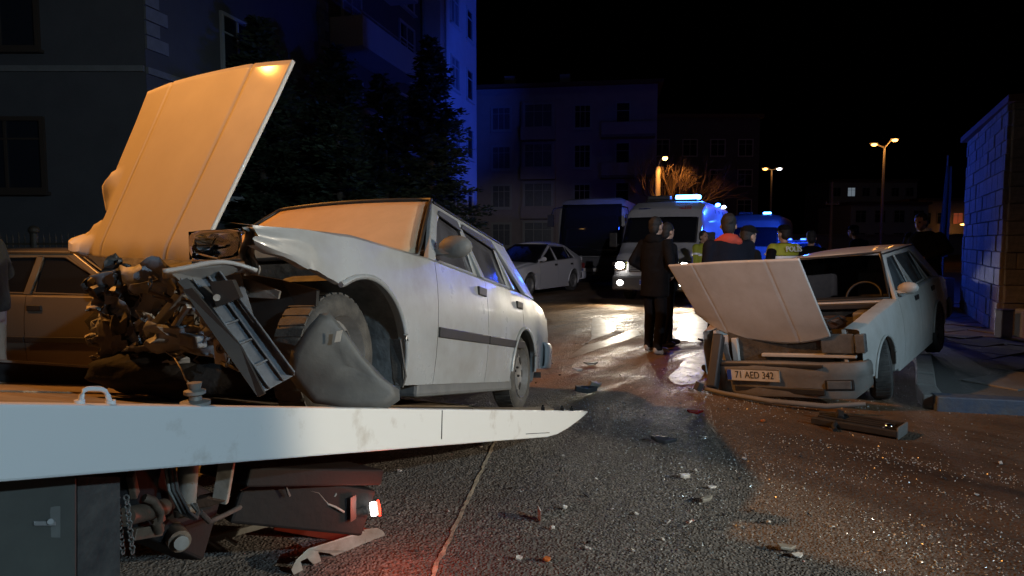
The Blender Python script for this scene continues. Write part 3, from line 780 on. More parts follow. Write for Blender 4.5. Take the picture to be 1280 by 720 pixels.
wb(MB().lathe([(.009, -.004), (.018, -.004), (.018, .008), (.009, .008)], at(276, 436, 2.41), (0, 1, 0), 14, True), 'tow_eye_ring', 'black_trim')
# lower dark mass: undertray, sump and torn bumper skin
def lump(name, px, py, d, r, m, seed, amp=.35, n=26, mm=18):
    e = MB().ell((0, 0, 0), (1, 1, 1), n, mm); c = at(px, py, d)
    for p in e.v:
        q = p.normalized(); k = 1 + amp * noise.noise(q * 2.3 + Vector((seed, 0, 0))) + amp * .5 * noise.noise(q * 6 + Vector((0, seed, 0)))
        p.x, p.y, p.z = c.x + q.x * r[0] * k, c.y + q.y * r[1] * k, c.z + q.z * r[2] * k
    return wb(e, name, m, smooth=50)
lump('undertray', 258, 470, 2.70, (.42, .16, .085), 'soot', 3, .14)
lump('bumper_skin', 190, 464, 2.66, (.26, .12, .09), 'soot', 8, .14)
lump('engine_block', 205, 400, 3.05, (.30, .16, .16), 'soot', 12)
lump('engine_sump', 330, 452, 2.85, (.26, .16, .12), 'soot', 21)
lump('crumpled_plastic', 150, 430, 2.72, (.07, .07, .12), 'engine', 31, .6)
rng = random.Random(5)
def crumpled(px, py, d, w, h, seed, m, ang=0):
    c = at(px, py, d); ca_, sa_ = math.cos(ang), math.sin(ang)
    def fn(u, v):
        a, b = (u - .5) * w * (1 + .3 * noise.noise((u * 2, v * 3, seed))), (v - .5) * h * (1 + .4 * noise.noise((v * 2, u * 3, seed + 4)))
        q = Vector((u * 2.2, v * 2.2, seed * 3.1))
        return c + Vector((a * ca_ - b * sa_ + .03 * noise.noise(q * 1.7), .09 * noise.noise(q) + .04 * noise.noise(q * 2.6), a * sa_ + b * ca_ + .03 * noise.noise(q * 1.4 + Vector((9, 0, 0)))))
    return wb(MB().grid(fn, 9, 9), 'torn_sheet', m, smooth=28, solid=.004)
for i in range(30):
    px_, py_ = rng.uniform(128, 215), rng.uniform(345, 470)
    if px_ > 135 + (py_ - 338) * .8: px_ = rng.uniform(128, 165)
    d = 2.95 - (px_ - 120) / 320 + rng.uniform(-.10, .12)
    crumpled(px_, py_, d, rng.uniform(.08, .2), rng.uniform(.05, .12), i + 1, rng.choice(['steel_blue', 'engine', 'black_trim', 'grey_plastic', 'steel_blue', 'steel_blue', 'metal_bare', 'black_trim']), rng.uniform(-1.6, 1.6))
for (a_, b_, c_, w1, h1, sd, an) in ((168, 372, 2.78, .30, .26, 61, .2), (214, 358, 2.72, .28, .16, 62, -.3), (148, 415, 2.74, .17, .18, 63, .5), (236, 428, 2.52, .34, .11, 64, -.1), (262, 388, 2.50, .15, .24, 65, .3), (140, 372, 2.86, .12, .22, 66, -.2), (196, 448, 2.60, .26, .10, 67, .1)):
    crumpled(a_, b_, c_, w1, h1, sd, 'panel_blue', an)
for i in range(26):                                     # loose wires and hoses
    x0, y0 = rng.uniform(135, 300), rng.uniform(340, 450); d = 2.55 + rng.uniform(-.1, .25) - (x0 - 200) * .0012
    wb(MB().tube([at(x0 + rng.uniform(-14, 14) * k / 2 + k * rng.uniform(2, 8), y0 + k * rng.uniform(4, 12), d + rng.uniform(-.04, .04)) for k in range(5)], rng.choice([.004, .006, .011]), 6), 'loose_cable', rng.choice(['black_trim', 'rubber', 'engine']), smooth=60)
wb(MB().tube([at(*q) for q in ((208, 440, 2.5), (218, 447, 2.46), (227, 462, 2.42), (232, 474, 2.40), (246, 490, 2.38), (252, 497, 2.37))], .0035, 6), 'loose_cable', 'metal_bare', smooth=60)
wb(plate([(108, 318), (150, 326), (168, 352), (150, 358)], [3.2, 3.05, 2.95, 3.0], .012), 'wing_panel', 'steel_blue')
wb(plate([(150, 322), (240, 326), (238, 336), (160, 342)], [3.05, 2.85, 2.75, 2.95], .02), 'lock_panel', 'engine')
# ------------------------------------------------------------------ tow truck: tilted sliding bed and what hangs below it
BT = Vector((.60, 5.05, .12)); BD = Vector((-.3656, -.9308, .2485)); BI = Vector((-.9308, .3656, 0)); BL = 5.4
truck = thing('tow_truck', 'flatbed tow truck with white side rails, its bed tilted down to the road', 'tow truck', (BT.x, BT.y, 0), (0, 0, 0))
def tb(mb, name, m, par=None, **k): return mb.build(name, M[m], par or truck, world=True, **k)
def bp(s, i=0, dz=0): return BT + BD * s + BI * i + Vector((0, 0, dz))
def rail(off, th):
    o = [bp(0, off, 0), bp(.02, off, -.012), bp(.22, off, -.060), bp(.55, off, -.125), bp(.80, off, -.160), bp(1.02, off, -.172), bp(2.4, off, -.160), bp(BL, off, -.136), bp(BL, off, 0)]
    return MB().prism(o, BI * th)
r1 = tb(rail(0, .05), 'side_rail', 'rail_w', bevel=.006)
tb(MB().prism([bp(2.46, -.0015, -.004), bp(2.466, -.0015, -.004), bp(2.475, -.0015, -.13), bp(2.468, -.0015, -.13)], BI * .004), 'weld_line', 'black_trim', r1)
tb(MB().prism([bp(.98, -.0015, -.142), bp(1.42, -.0015, -.137), bp(1.42, -.0015, -.141), bp(.98, -.0015, -.146)], BI * .004), 'weld_line', 'black_trim', r1)
tb(rail(2.25, .05), 'side_rail', 'rail_w', bevel=.006)
tb(MB().prism([bp(.10, .052, -.045), bp(.10, 2.248, -.045), bp(BL, 2.248, -.09), bp(BL, .052, -.09)], (0, 0, -.05)), 'deck', 'deck')
dk = MB()
for i in range(1, 4):
    x = .3 + i * .55
    dk.prism([bp(.3, x, -.046), bp(.3, x + .012, -.046), bp(BL, x + .012, -.088), bp(BL, x, -.088)], (0, 0, .006))
tb(dk, 'deck_rib', 'deck')
tb(MB().beam(bp(2.3, 2.05, -.02), bp(BL, 2.05, -.02), .10, .10), 'deck_edge', 'truck_black', bevel=.01)
tb(MB().beam(bp(2.3, 1.98, .035), bp(BL, 1.98, .035), .02, .012), 'deck_edge', 'truck_grey')
# debris-strewn planks left on the tail of the deck
for (s0, i0, L_, w_, r_) in ((.95, .25, .55, .10, .2), (.6, .45, .5, .09, -.15), (1.25, .2, .3, .07, .5), (.55, .2, .22, .06, -.4)):
    c = bp(s0, i0, -.035); d = Vector((math.cos(r_ + .3), math.sin(r_ + .3), -.03)) * L_ / 2
    tb(MB().beam(c - d, c + d, w_, .018), 'loading_plank', 'deck', bevel=.004)
# lashing ring, bollard and hooks on the rail
def sr(px):                       # rail position seen at picture column px
    k = (px - 640) / F
    return (k * BT.y - BT.x) / (BD.x - k * BD.y)
ra, rb = sr(104), sr(143)
pts = []
for i in range(13):
    t = i / 12; s_ = lerp(ra, rb, t); h_ = .034 * (1 - abs(2 * t - 1) ** 5)
    pts.append(bp(s_, .03, h_ - .002))
tb(MB().tube(pts, .0055, 8), 'lashing_ring', 'rail_w', smooth=60)
for s_ in (ra, rb): tb(MB().cyl(bp(s_, .03, -.002), bp(s_, .03, .008), .010), 'ring_lug', 'rail_w', smooth=50)
c = bp(sr(257), .05, 0)
tb(MB().lathe([(.0, 0), (.036, 0), (.036, .008), (.016, .012), (.014, .022), (.026, .028), (.026, .036), (.014, .040), (.018, .056), (.0, .058)], c, (0, 0, 1), 18), 'bollard', 'truck_grey', smooth=40)
for px in (683, 707, 719):
    c = bp(sr(px), .02, 0); tb(MB().box(c + Vector((0, 0, .008)), (.022, .02, .03)).cyl(c, c + Vector((0, 0, .035)), .006), 'stop_pin', 'truck_black')
# underframe
def ap_(p, y): return at(p[0], p[1], y)
tb(MB().beam(at(285, 612, 2.45), at(446, 634, 2.86), .20, .20), 'underlift_boom', 'truck_black', bevel=.012)
tb(MB().beam(at(280, 588, 2.35), at(450, 590, 2.95), .28, .07), 'boom_cover', 'truck_black', bevel=.008)
ep = MB(); e0, e1 = at(452, 594, 2.84), at(440, 668, 2.74)
ep.prism([at(447, 590, 2.80), at(456, 588, 2.86), at(456, 610, 2.86), at(448, 632, 2.80), at(448, 664, 2.78), at(434, 662, 2.72), at(434, 628, 2.72), at(447, 612, 2.80)], (-.012, .02, 0))
tb(ep, 'end_plate', 'truck_grey', bevel=.003)
tb(MB().prism([at(438, 622, 2.70), at(445, 618, 2.73), at(445, 648, 2.73), at(438, 652, 2.70)], (.002, -.004, 0)), 'end_plate_hole', 'black_trim')
for (px, py, d) in ((322, 606, 2.47), (345, 628, 2.53), (372, 622, 2.60), (400, 640, 2.68), (418, 618, 2.70), (300, 622, 2.42)):
    tb(MB().cyl(at(px, py, d), at(px, py, d - .03), .011, None, 6), 'boom_bolt', 'truck_grey')
tb(MB().tube([at(*q) for q in ((300, 612, 2.36), (318, 604, 2.40), (340, 602, 2.44), (356, 606, 2.47), (362, 620, 2.49))], .006, 6), 'cable', 'rubber', smooth=60)
tb(MB().tube([at(*q) for q in ((382, 612, 2.58), (398, 616, 2.62), (410, 630, 2.65), (420, 634, 2.66), (430, 640, 2.69))], .005, 6), 'cable', 'truck_grey', smooth=60)
tb(MB().tube([at(*q) for q in ((250, 640, 1.98), (262, 652, 2.05), (280, 644, 2.2), (300, 634, 2.35))], .009, 6), 'hydraulic_hose', 'rubber', smooth=60)
# marker lamp on a rubber stalk
m0, m1 = at(438, 642, 2.74), at(463, 637, 2.76)
tb(MB().cyl(m0, m1, .017), 'lamp_stalk', 'rubber', smooth=60)
dx = (m1 - m0).normalized()
tb(MB().lathe([(0, 0), (.028, .002), (.031, .010), (.031, .024), (.026, .030), (0, .030)], m1 - dx * .002, dx, 18), 'marker_lamp', 'lamp_on_w', smooth=50)
tb(MB().lathe([(0, .0), (.026, .0), (.035, .004), (.035, .012), (.0, .016)], m1 + dx * .0285, dx, 18), 'lamp_back', 'lamp_on_r', smooth=50)
lamp('POINT', 'marker_light', m1 + dx * .11 + Vector((0, -.03, -.03)), POWER['marker'], (1, .12, .04), None, .03, parent=truck)
# wheel-lift arms on the road
tb(MB().beam(at(345, 652, 3.12), at(462, 672, 3.10), .05, .07), 'lift_bar', 'truck_red', bevel=.005)
tb(MB().beam(at(244, 680, 2.98), at(350, 650, 3.14), .02, .03), 'lift_arm', 'truck_grey', bevel=.003)
tb(MB().beam(at(242, 682, 2.97), at(250, 694, 2.93), .02, .02), 'lift_arm', 'truck_grey', bevel=.003)
for px in (262, 282): tb(MB().beam(at(px, 676 - (px - 262) * .25, 2.98), at(px + 14, 686 - (px - 262) * .3, 2.96), .014, .014), 'lift_tooth', 'truck_grey', bevel=.002)
tp = [(364, 712), (370, 700), (385, 686), (460, 662), (472, 660), (480, 665), (482, 672), (478, 681), (462, 690), (448, 704), (432, 706), (424, 700), (412, 692), (398, 690), (402, 702), (392, 706), (384, 698), (376, 702), (380, 716), (368, 722)]
dd = lambda x: 2.74 + (x - 364) / 118 * .40
tb(MB().prism([at(x, y, dd(x)) for x, y in tp], Vector((-.01, .016, -.006))), 'toothed_plate', 'truck_grey', bevel=.003)
tb(MB().prism([at(x, y, dd(x) - .004) for x, y in ((455, 662), (472, 660), (480, 665), (482, 672), (478, 681), (462, 690), (457, 680))], Vector((-.002, .004, 0))), 'lift_pad', 'truck_grey', bevel=.002)
# hydraulic ram, hoses, pipes
tb(MB().cyl(at(236, 570, 1.95), at(232, 636, 2.02), .030, None, 18), 'hydraulic_ram', 'truck_grey', smooth=50)
tb(MB().cyl(at(232, 634, 2.02), at(233, 642, 2.02), .036, None, 18), 'ram_collar', 'brown_pipe', smooth=50)
tb(MB().beam(at(285, 570, 2.1), at(275, 628, 2.1), .022, .05), 'ram_bracket', 'truck_grey', bevel=.003)
tb(MB().prism([at(x, y, 2.08) for x, y in ((240, 626), (258, 622), (282, 627), (262, 634), (242, 636))], (0, .05, 0)), 'ram_mount', 'rust', bevel=.004)
for k, (dx_, r_) in enumerate(((0, .006), (5, .006), (10, .005))):
    tb(MB().tube([at(206 + dx_, 575, 1.85), at(212 + dx_, 612, 1.84), at(226 + dx_, 640, 1.88), at(242 + dx_ * .4, 648, 1.92), at(248, 640, 1.95), at(240 + dx_ * .5, 630, 1.97)], r_, 7), 'hydraulic_hose', 'rubber' if k else 'truck_grey', smooth=60)
tb(MB().cyl(at(157, 646, 1.72), at(204, 634, 1.95), .026, None, 16), 'axle_pipe', 'brown_pipe', smooth=50)
tb(MB().tube([at(*q) for q in ((180, 622, 1.80), (192, 626, 1.82), (200, 640, 1.85), (202, 650, 1.86))], .012, 8), 'bent_pipe', 'brown_pipe', smooth=60)
tb(MB().beam(at(166, 668, 1.85), at(202, 662, 1.95), .02, .035), 'pipe_bracket', 'brown_pipe', bevel=.003)
tb(MB().cyl(at(196, 652, 1.90), at(199, 664, 1.92), .014), 'grease_nipple', 'brown_pipe', smooth=50)
tb(MB().cyl(at(214, 662, 2.1), at(225, 677, 2.0), .034, .034, 16), 'pivot_pin', 'brown_pipe', smooth=50)
tb(MB().cyl(at(225, 677, 2.0), at(227, 679, 1.98), .022, .022, 16), 'pivot_cap', 'truck_grey', smooth=50)
tb(MB().beam(at(163, 592, 1.75), at(169, 620, 1.78), .018, .03), 'hanger', 'brown_pipe', bevel=.003)
tb(MB().beam(at(150, 610, 1.9), at(250, 660, 2.3), .10, .22), 'chassis_rail', 'truck_black', bevel=.01)
for k in range(2):                # safety chain
    for i in range(14):
        c = at(146 + k * 12 + i * .6, 622 + i * 5.2, 1.62 + i * .006)
        tb(MB().lathe([(.007 + .0022 * math.cos(a), .0022 * math.sin(a)) for a in [j * math.pi / 3 for j in range(6)]], c, (1, 0, 0) if i % 2 else (0, 1, 0), 8, True), 'chain_link', 'truck_grey', smooth=60)
# toolbox with recessed latch, mud flap
def tpan(x0, y0, x1, y1, d0, d1, off, th):
    a, b, c_, d = at(x0, y0, d0), at(x1, y0, d1), at(x1, y1, d1), at(x0, y1, d0)
    n = (b - a).cross(d - a).normalized()
    if n.y > 0: n = -n
    return MB().prism([p + n * off for p in (a, b, c_, d)], -n * th)
tbx = tb(tpan(-60, 596, 97, 800, 1.20, 1.42, 0, .30), 'toolbox', 'toolbox', bevel=.006)
tb(tpan(30, 628, 84, 676, 1.326, 1.402, .002, .004), 'latch_recess', 'toolbox', tbx, bevel=.002)
tb(tpan(33, 632, 74, 672, 1.330, 1.388, .006, .006), 'latch_plate', 'latch', tbx, bevel=.002)
tb(tpan(38, 650, 66, 656, 1.337, 1.377, .013, .008), 'latch_handle', 'galv', tbx, bevel=.002)
tb(MB().cyl(at(63, 652, 1.355), at(63, 652, 1.385), .006), 'latch_lock', 'galv', tbx, smooth=50)
tb(tpan(97, 596, 150, 800, 1.45, 1.56, 0, .02), 'mud_flap', 'rubber')
tb(MB().beam(at(-80, 590, 1.25), at(190, 600, 1.9), .05, .16), 'sub_frame', 'truck_black', bevel=.006)
# cab and chassis further left, outside the frame
fwd = Vector((BD.x, BD.y, 0)).normalized(); O = Vector((BT.x, BT.y, 0))
ctr = O + fwd * 6.8 + BI * 1.15
cb = MB().box(ctr + Vector((0, 0, 1.45)), (2.0, 2.1, 1.9), (0, 0, math.atan2(fwd.y, fwd.x)))
tb(cb, 'cab', 'rail_w', bevel=.15, seg=3)
for s_ in (1.6, 4.6, 6.6):
    for i_ in (.28, 2.0):
        p = O + fwd * (s_ + .9 if s_ < 2 else s_) + BI * i_
        if s_ < 2: continue
        tb(MB().lathe([(.02, -.11), (.26, -.11), (.40, -.12), (.42, -.08), (.42, .08), (.40, .12), (.26, .11), (.02, .11)], p + Vector((0, 0, .42)), BI, 24), 'wheel', 'rubber', smooth=40)
for i_ in (.75, 1.5): tb(MB().beam(O + fwd * 3.4 + BI * i_ + Vector((0, 0, .62)), O + fwd * 7.2 + BI * i_ + Vector((0, 0, .62)), .08, .2), 'chassis_rail', 'truck_black')

# ------------------------------------------------------------------ second wreck on the right
def SCL(v, k=.965): return (v[0] * k, v[1] * k, EYE - (EYE - v[2]) * k)
CARR = dict(loc=SCL((4.70, 8.51, .017)), rot=(.1003, .0676, -2.313))
wr = thing('crashed_car', 'crumpled white saloon, bonnet folded down over its nose, half on the pavement', 'car', CARR['loc'], CARR['rot'])
wr.scale = (.965,) * 3; TM[wr.name] = TM[wr.name] @ Matrix.Diagonal((.965, .965, .965, 1))
def crushR(n, p):
    x, y, z = p
    if n == 'fender' and x > 2.75:
        t = (x - 2.75) / .35; y += .012 * noise.noise((x * 7, z * 7, 4)) * t; x -= .05 * t
    return (x, y, z)
ysR, beltR, zbR = sedan(wr, dict(SAHIN, track=.735, tyre=.298), M['paint_r'], skip=('windshield', 'trim', 'paintmirror', 'slots'), deform=crushR, glassm=M['glass_dark'], tilt={0: R(20), 1: R(20)}, seats='seat', wheel_dz=(.03, .17, 0, .02))
def rb_(mb, name, m, par=None, **k): return mb.build(name, M[m], par or wr, **k)
def rw_(mb, name, m, par=None, **k): return mb.build(name, M[m], par or wr, world=True, **k)
def crumR(u, v, n, ac, al):
    e = max(0, 1 - u / .25); c = abs(2 * v - 1)
    return al * (.10 * e * (c ** 3)) * (1.7 if v > .5 else .8) + n * (.025 * math.sin(math.pi * v) * (1 - u)) + n * .02 * noise.noise((u * 3, v * 3, 1)) * e + n * .03 * max(0, .5 - v) * u
hood_panel(wr, [SCL(q) for q in ((2.93, 5.90, .515), (2.08, 6.92, .50), (2.50, 5.68, 1.306), (1.60, 6.70, 1.205))], M['paint_r'], crumR, crease=.3)
# engine bay
rb_(MB().box((2.45, 0, .55), (.62, .42, .34)), 'engine_block', 'engine', bevel=.03)
rb_(MB().box((2.45, 0, .75), (.44, .20, .08)), 'valve_cover', 'rust', bevel=.02)
rb_(MB().cyl((2.35, .28, .70), (2.35, .28, .80), .16, .16, 24), 'air_filter', 'rust', bevel=.01)
rb_(MB().box((2.68, -.46, .66), (.24, .16, .18)), 'battery', 'black_trim', bevel=.012)
rb_(MB().box((2.05, .52, .74), (.2, .14, .16)), 'washer_tank', 'truck_grey', bevel=.02)
for sg in (1, -1): rb_(MB().box((2.45, sg * .62, .62), (1.2, .03, .34)), 'inner_wing', 'paint_r')
rb_(MB().box((1.86, 0, .885), (.16, 1.36, .03)), 'cowl_panel', 'paint_r', bevel=.01)
rb_(MB().box((1.96, 0, .86), (.05, 1.34, .06)), 'scuttle_seal', 'black_trim', bevel=.01)
rg = random.Random(4)
for i in range(9):
    a = Vector((rg.uniform(2.1, 2.8), rg.uniform(-.5, .55), .76)); b = Vector((rg.uniform(2.1, 2.9), rg.uniform(-.5, .55), .74))
    rb_(MB().tube([a, a.lerp(b, .3) + Vector((0, 0, .08)), a.lerp(b, .7) + Vector((0, 0, .06)), b], rg.choice([.008, .012, .018]), 7), 'engine_hose', rg.choice(['rubber', 'rust', 'black_trim']), smooth=60)
# front end: lamp units, grille opening, broken apron
for sg in (1, -1):
    if sg > 0:
        h = rb_(MB().box((3.045, .565, .665), (.05, .27, .17)), 'headlight', 'chrome', bevel=.015)
        rb_(MB().box((3.075, .565, .665), (.012, .28, .18)), 'lamp_glass', 'lens', h, bevel=.006)
        rb_(MB().box((3.05, .755, .665), (.08, .085, .17)), 'indicator', 'lens', h, bevel=.01)
rb_(MB().box((2.98, 0, .60), (.05, 1.0, .34)), 'radiator', 'engine', bevel=.01)
gs = MB()
for i in range(7): gs.box((3.02, .02, .50 + i * .04), (.02, .86, .010))
rb_(MB().box((3.04, .28, .545), (.05, .86, .035)), 'front_apron', 'paint_r', bevel=.008)
rb_(MB().box((3.03, -.42, .56), (.05, .06, .30)), 'lock_pillar', 'torn' if 'torn' in M else 'paint_r', bevel=.006)
rb_(MB().box((3.0, -.58, .58), (.04, .16, .30), (0, 0, .4)), 'crumple_panel', 'paint_r', bevel=.006)
rb_(MB().box((3.06, -.50, .52), (.02, .05, .26), (.2, 0, 0)), 'torn_sheet', 'metal_bare')
# front bumper: grey plastic wrap-round, sagging on the car's right
bp_ = [(3.00, .812), (3.07, .785), (3.15, .70), (3.21, .45), (3.23, .15), (3.235, -.15), (3.22, -.45), (3.18, -.62)]
pf = [(-.05, .17), (.0, .18), (.012, .22), (.0, .30), (.02, .38), (.022, .47), (.0, .505), (-.05, .51)]
bb = MB()
for (x, y) in bp_:
    n = Vector((x - 2.3, y * .9, 0)).normalized(); sag = -.0 * (y < 0)
    lift = .10 * max(0, (y - .72) / .09)
    for o_, z in pf: z = z + (lift if z < .36 else 0); bb.v.append(Vector((x, y, z + .02 * noise.noise((y * 2, z * 3, 0)) * (y < .3))) + n * o_)
k = len(pf)
for i in range(len(bp_) - 1):
    for j in range(k - 1): bb.f.append([i * k + j, (i + 1) * k + j, (i + 1) * k + j + 1, i * k + j + 1])
bum = rb_(bb, 'bumper', 'grey_plastic' if False else 'bump_grey', smooth=40, solid=.012) if 'bump_grey' in M else None
if bum is None:
    M['bump_grey'] = mat('dusty_bumper_plastic', (.23, .21, .185), .6, c2=(.14, .13, .115), scale=5, contrast=.6, bump=.1, bscale=25)
    bum = rb_(bb, 'bumper', 'bump_grey', smooth=40, solid=.012)
rb_(MB().box((3.192, .585, .31), (.02, .20, .075), (0, 0, R(13.5))), 'fog_lamp', 'lens', bum, bevel=.008)
rb_(MB().box((3.184, .587, .31), (.02, .24, .105), (0, 0, R(13.5))), 'fog_lamp_surround', 'black_trim', bum, bevel=.02)
rb_(MB().box((3.225, .05, .245), (.03, .85, .06)), 'lower_grille', 'black_trim', bum, bevel=.01)
rb_(MB().box((3.245, -.02, .485), (.02, 1.0, .03)), 'bumper_moulding', 'black_trim', bum, bevel=.006)
# licence plate 71 AED 342
pl = rb_(MB().box((3.262, -.17, .385), (.008, .52, .115)), 'licence_plate', 'plate', bevel=.003)
rb_(MB().box((3.2675, -.405, .385), (.003, .04, .10)), 'plate_band', 'plate_blue', pl)
rb_(MB().add([(3.269, -.43, .327), (3.269, .09, .327), (3.269, .09, .443), (3.269, -.43, .443)], []).tube([(3.266, -.428, .329), (3.266, .088, .329), (3.266, .088, .441), (3.266, -.428, .441), (3.266, -.428, .329)], .003, 6), 'plate_frame', 'black_trim', pl)
Mx = Matrix.Translation((3.2672, -.155, .385)) @ Matrix(((0, 0, 1, 0), (1, 0, 0, 0), (0, 1, 0, 0), (0, 0, 0, 1)))
text_mesh('71 AED 342', .096, 'plate_lettering', M['plate_txt'], Mx, pl, .001, False, .80)
# broken bumper end dragged under the nose and the loose under-lip
rw_(MB().beam(Vector(SCL((2.12, 6.62, .50))), Vector((1.93, 6.20, .04)), .10, .13), 'bumper_end', 'black_trim', bevel=.02)
rw_(MB().tube([(1.86, 6.22, .035), (2.0, 6.0, .035), (2.28, 5.68, .045), (2.66, 5.44, .06), (2.95, 5.36, .10)], [.02, .022, .024, .024, .02], 8), 'bumper_lip', 'bump_grey', smooth=60)
# ------------------------------------------------------------------ vans, bus, other cars
M['van_white'] = mat('van_white_paint', (.48, .48, .50), .35, c2=(.36, .36, .36), scale=2, coat=.3)
M['van_grey'] = mat('van_grey_plastic', (.05, .05, .055), .5)
M['crescent'] = mat('crescent_red', (.42, .03, .03), .45)
M['star_blue'] = mat('badge_blue', (.04, .06, .20), .45)
M['stripe'] = mat('yellow_red_stripe', (.55, .10, .03), .4)
def van(root, L=5.8, w=2.0, h=2.5, front=None, paint='van_white'):
    """origin: middle of the rear axle line on the road, +x forward"""
    fp = front or [(-.95, .9), (-.97, .5)]
    top = [(-.98, h - .10), (-.90, h - .03), (-.7, h), (L * .55, h), (L * .62, h - .03), (L * .70, h - .22), (L * .735, h - .42), (L * .80, h - .98), (L * .845, h - 1.18), (L * .90, h - 1.30), (L * .925, h - 1.48), (L * .93, h - 1.75)]
    xs = sorted({x for x, _ in top} | {lerp(-.98, L * .93, i / 34) for i in range(35)})
    sec = []
    for x in xs:
        zt = interp(top, x); f = max(0, (x - L * .62) / (L * .31)); wd = w / 2 - .10 * f * f - (.03 if x < -.9 else 0); b = .34
        tum = .07
        col = []
        for y_, z_ in ((.0, 0), (.92, 0), (1, .04), (1.0, .30), (.995, .52), (.955, .90), (.90, .965), (.78, 1), (.4, 1.006), (0, 1.008)):
            col.append((x, y_ * wd, b + z_ * (zt - b)))
        sec.append(col + [(x, -y, z) for x, y, z in col[-2:0:-1]])
    mb = MB(); n = len(sec[0])
    for c in sec: mb.v += [Vector(p) for p in c]
    for i in range(len(sec) - 1):
        for j in range(n): mb.f.append([i * n + j, (i + 1) * n + j, (i + 1) * n + (j + 1) % n, i * n + (j + 1) % n])
    mb.f.append(list(range(n))); mb.f.append([(len(sec) - 1) * n + j for j in range(n)])
    mb.build('body', M[paint], root, smooth=32)
    zt = lambda x: interp(top, x)
    wid = lambda x: w / 2 - .10 * max(0, (x - L * .62) / (L * .31)) ** 2
    # windscreen follows the slope
    x0, x1 = L * .738, L * .815
    MB().grid(lambda u, v: (lerp(x1, x0, u) + .03, (2 * v - 1) * (wid(lerp(x1, x0, u)) * .93 - .05 - .05 * u), zt(lerp(x1, x0, u)) + .018 + .01 * (1 - (2 * v - 1) ** 2)), 6, 12).build('windshield', M['glass_black'], root, smooth=60, solid=.01)
    MB().grid(lambda u, v: (lerp(x1, x0, u) + .02, (2 * v - 1) * (wid(lerp(x1, x0, u)) * .95 - .03 - .05 * u), zt(lerp(x1, x0, u)) + .008), 6, 12).build('windshield_surround', M['black_trim'], root, smooth=60, solid=.01)
    for sg in (1, -1):
        MB().prism([(L * .80, sg * (wid(L * .8) + .004), h - 1.10), (L * .62, sg * (w / 2 + .002), h - 1.15), (L * .62, sg * (w / 2 - .035), h - .55), (L * .70, sg * (w / 2 - .05), h - .55)], (0, -sg * .05, 0)).build('window', M['glass_black'], root)
        mi = MB().box((L * .775, sg * (w / 2 + .17), h - .98), (.10, .20, .36)).box((L * .765, sg * (w / 2 + .04), h - 1.1), (.05, .14, .05)); mi.build('mirror', M['black_trim'], root, bevel=.02)
    for ax in (0, L * .69):
        for sg in (1, -1):
            wl_ = MB().lathe([(.0, .05), (.10, .06), (.20, .04), (.22, .09), (.22, -.1), (.0, -.1)], (ax, sg * (w / 2 - .14), .34), (0, sg, 0), 24).build('wheel', M['rim'], root, smooth=40)
            MB().lathe([(.21, -.11), (.30, -.12), (.34, -.08), (.34, .08), (.30, .12), (.21, .11)], (ax, sg * (w / 2 - .14), .34), (0, sg, 0), 28).build('tyre', M['rubber'], wl_, smooth=40)
            MB().tube([(ax + .42 * math.cos(math.pi * i / 16), sg * (w / 2 + .0), .36 + .42 * math.sin(math.pi * i / 16)) for i in range(17)], .03, 6).build('wheel_arch', M['van_grey'], root, smooth=60)
    return zt, wid
M['glass_black'] = mat('dark_cab_glass', (.012, .013, .016), .05, spec=.6)

# ambulance with its headlamps and blue light bar on
av = Vector((-.42, -.906, 0)); ang = math.atan2(av.y, av.x)
amb_loc = (3.22, 15.0, 0)                                # middle of the nose on the road
LA = 5.8
org = Vector(amb_loc) - av.normalized() * (LA * .93)
amb = thing('ambulance', 'white ambulance with headlamps and blue roof light bar switched on', 'ambulance', org, (0, 0, ang))
zt, wid = van(amb, LA, 2.0, 2.48)
NX = LA * .93
def ab(mb, n, m, par=None, **k): return mb.build(n, M[m], par or amb, **k)
ab(MB().box((NX + .02, 0, .50), (.14, 1.86, .34)), 'bumper', 'van_grey', bevel=.05)
ab(MB().box((NX + .005, 0, .86), (.05, 1.10, .22)), 'grille', 'van_grey', bevel=.02)
gb = MB()
for i in range(4): gb.box((NX + .035, 0, .79 + i * .05), (.012, 1.0, .012))
ab(gb, 'grille_bar', 'galv')
for sg in (1, -1):
    hh = ab(MB().box((NX - .02, sg * .74, .90), (.10, .30, .24), (0, 0, -sg * .25)), 'headlight', 'chrome', bevel=.03)
    ab(MB().ell((NX + .05, sg * .74, .90), (.04, .11, .085), 14, 8), 'headlight_bulb', 'head_on', hh, smooth=60)
    fg = ab(MB().box((NX + .08, sg * .72, .50), (.04, .24, .16)), 'fog_lamp', 'black_trim', bevel=.02)
    ab(MB().ell((NX + .105, sg * .72, .50), (.02, .075, .065), 12, 8), 'fog_bulb', 'fog_on' if sg < 0 or True else 'chrome', fg, smooth=60)
    wpos = TM[amb.name] @ Vector((NX + .14, sg * .74, .90)); aim = TM[amb.name] @ Vector((NX + 9, sg * .5 + (0), -.35))
    lamp('SPOT', 'headlight_beam', wpos, POWER['head'], (1, .90, .74), aim, .06, 62, .8, amb)
    wpos = TM[amb.name] @ Vector((NX + .16, sg * .72, .50)); aim = TM[amb.name] @ Vector((NX + 4, sg * .9, .0))
    lamp('SPOT', 'fog_beam', wpos, POWER['fog'] * 2, (1, .84, .60), aim, .05, 135, .6, amb)
pl2 = ab(MB().box((NX + .095, .0, .52), (.012, .52, .115)), 'licence_plate', 'plate')
ab(MB().box((NX + .103, -.24, .52), (.004, .04, .10)), 'plate_band', 'plate_blue', pl2)
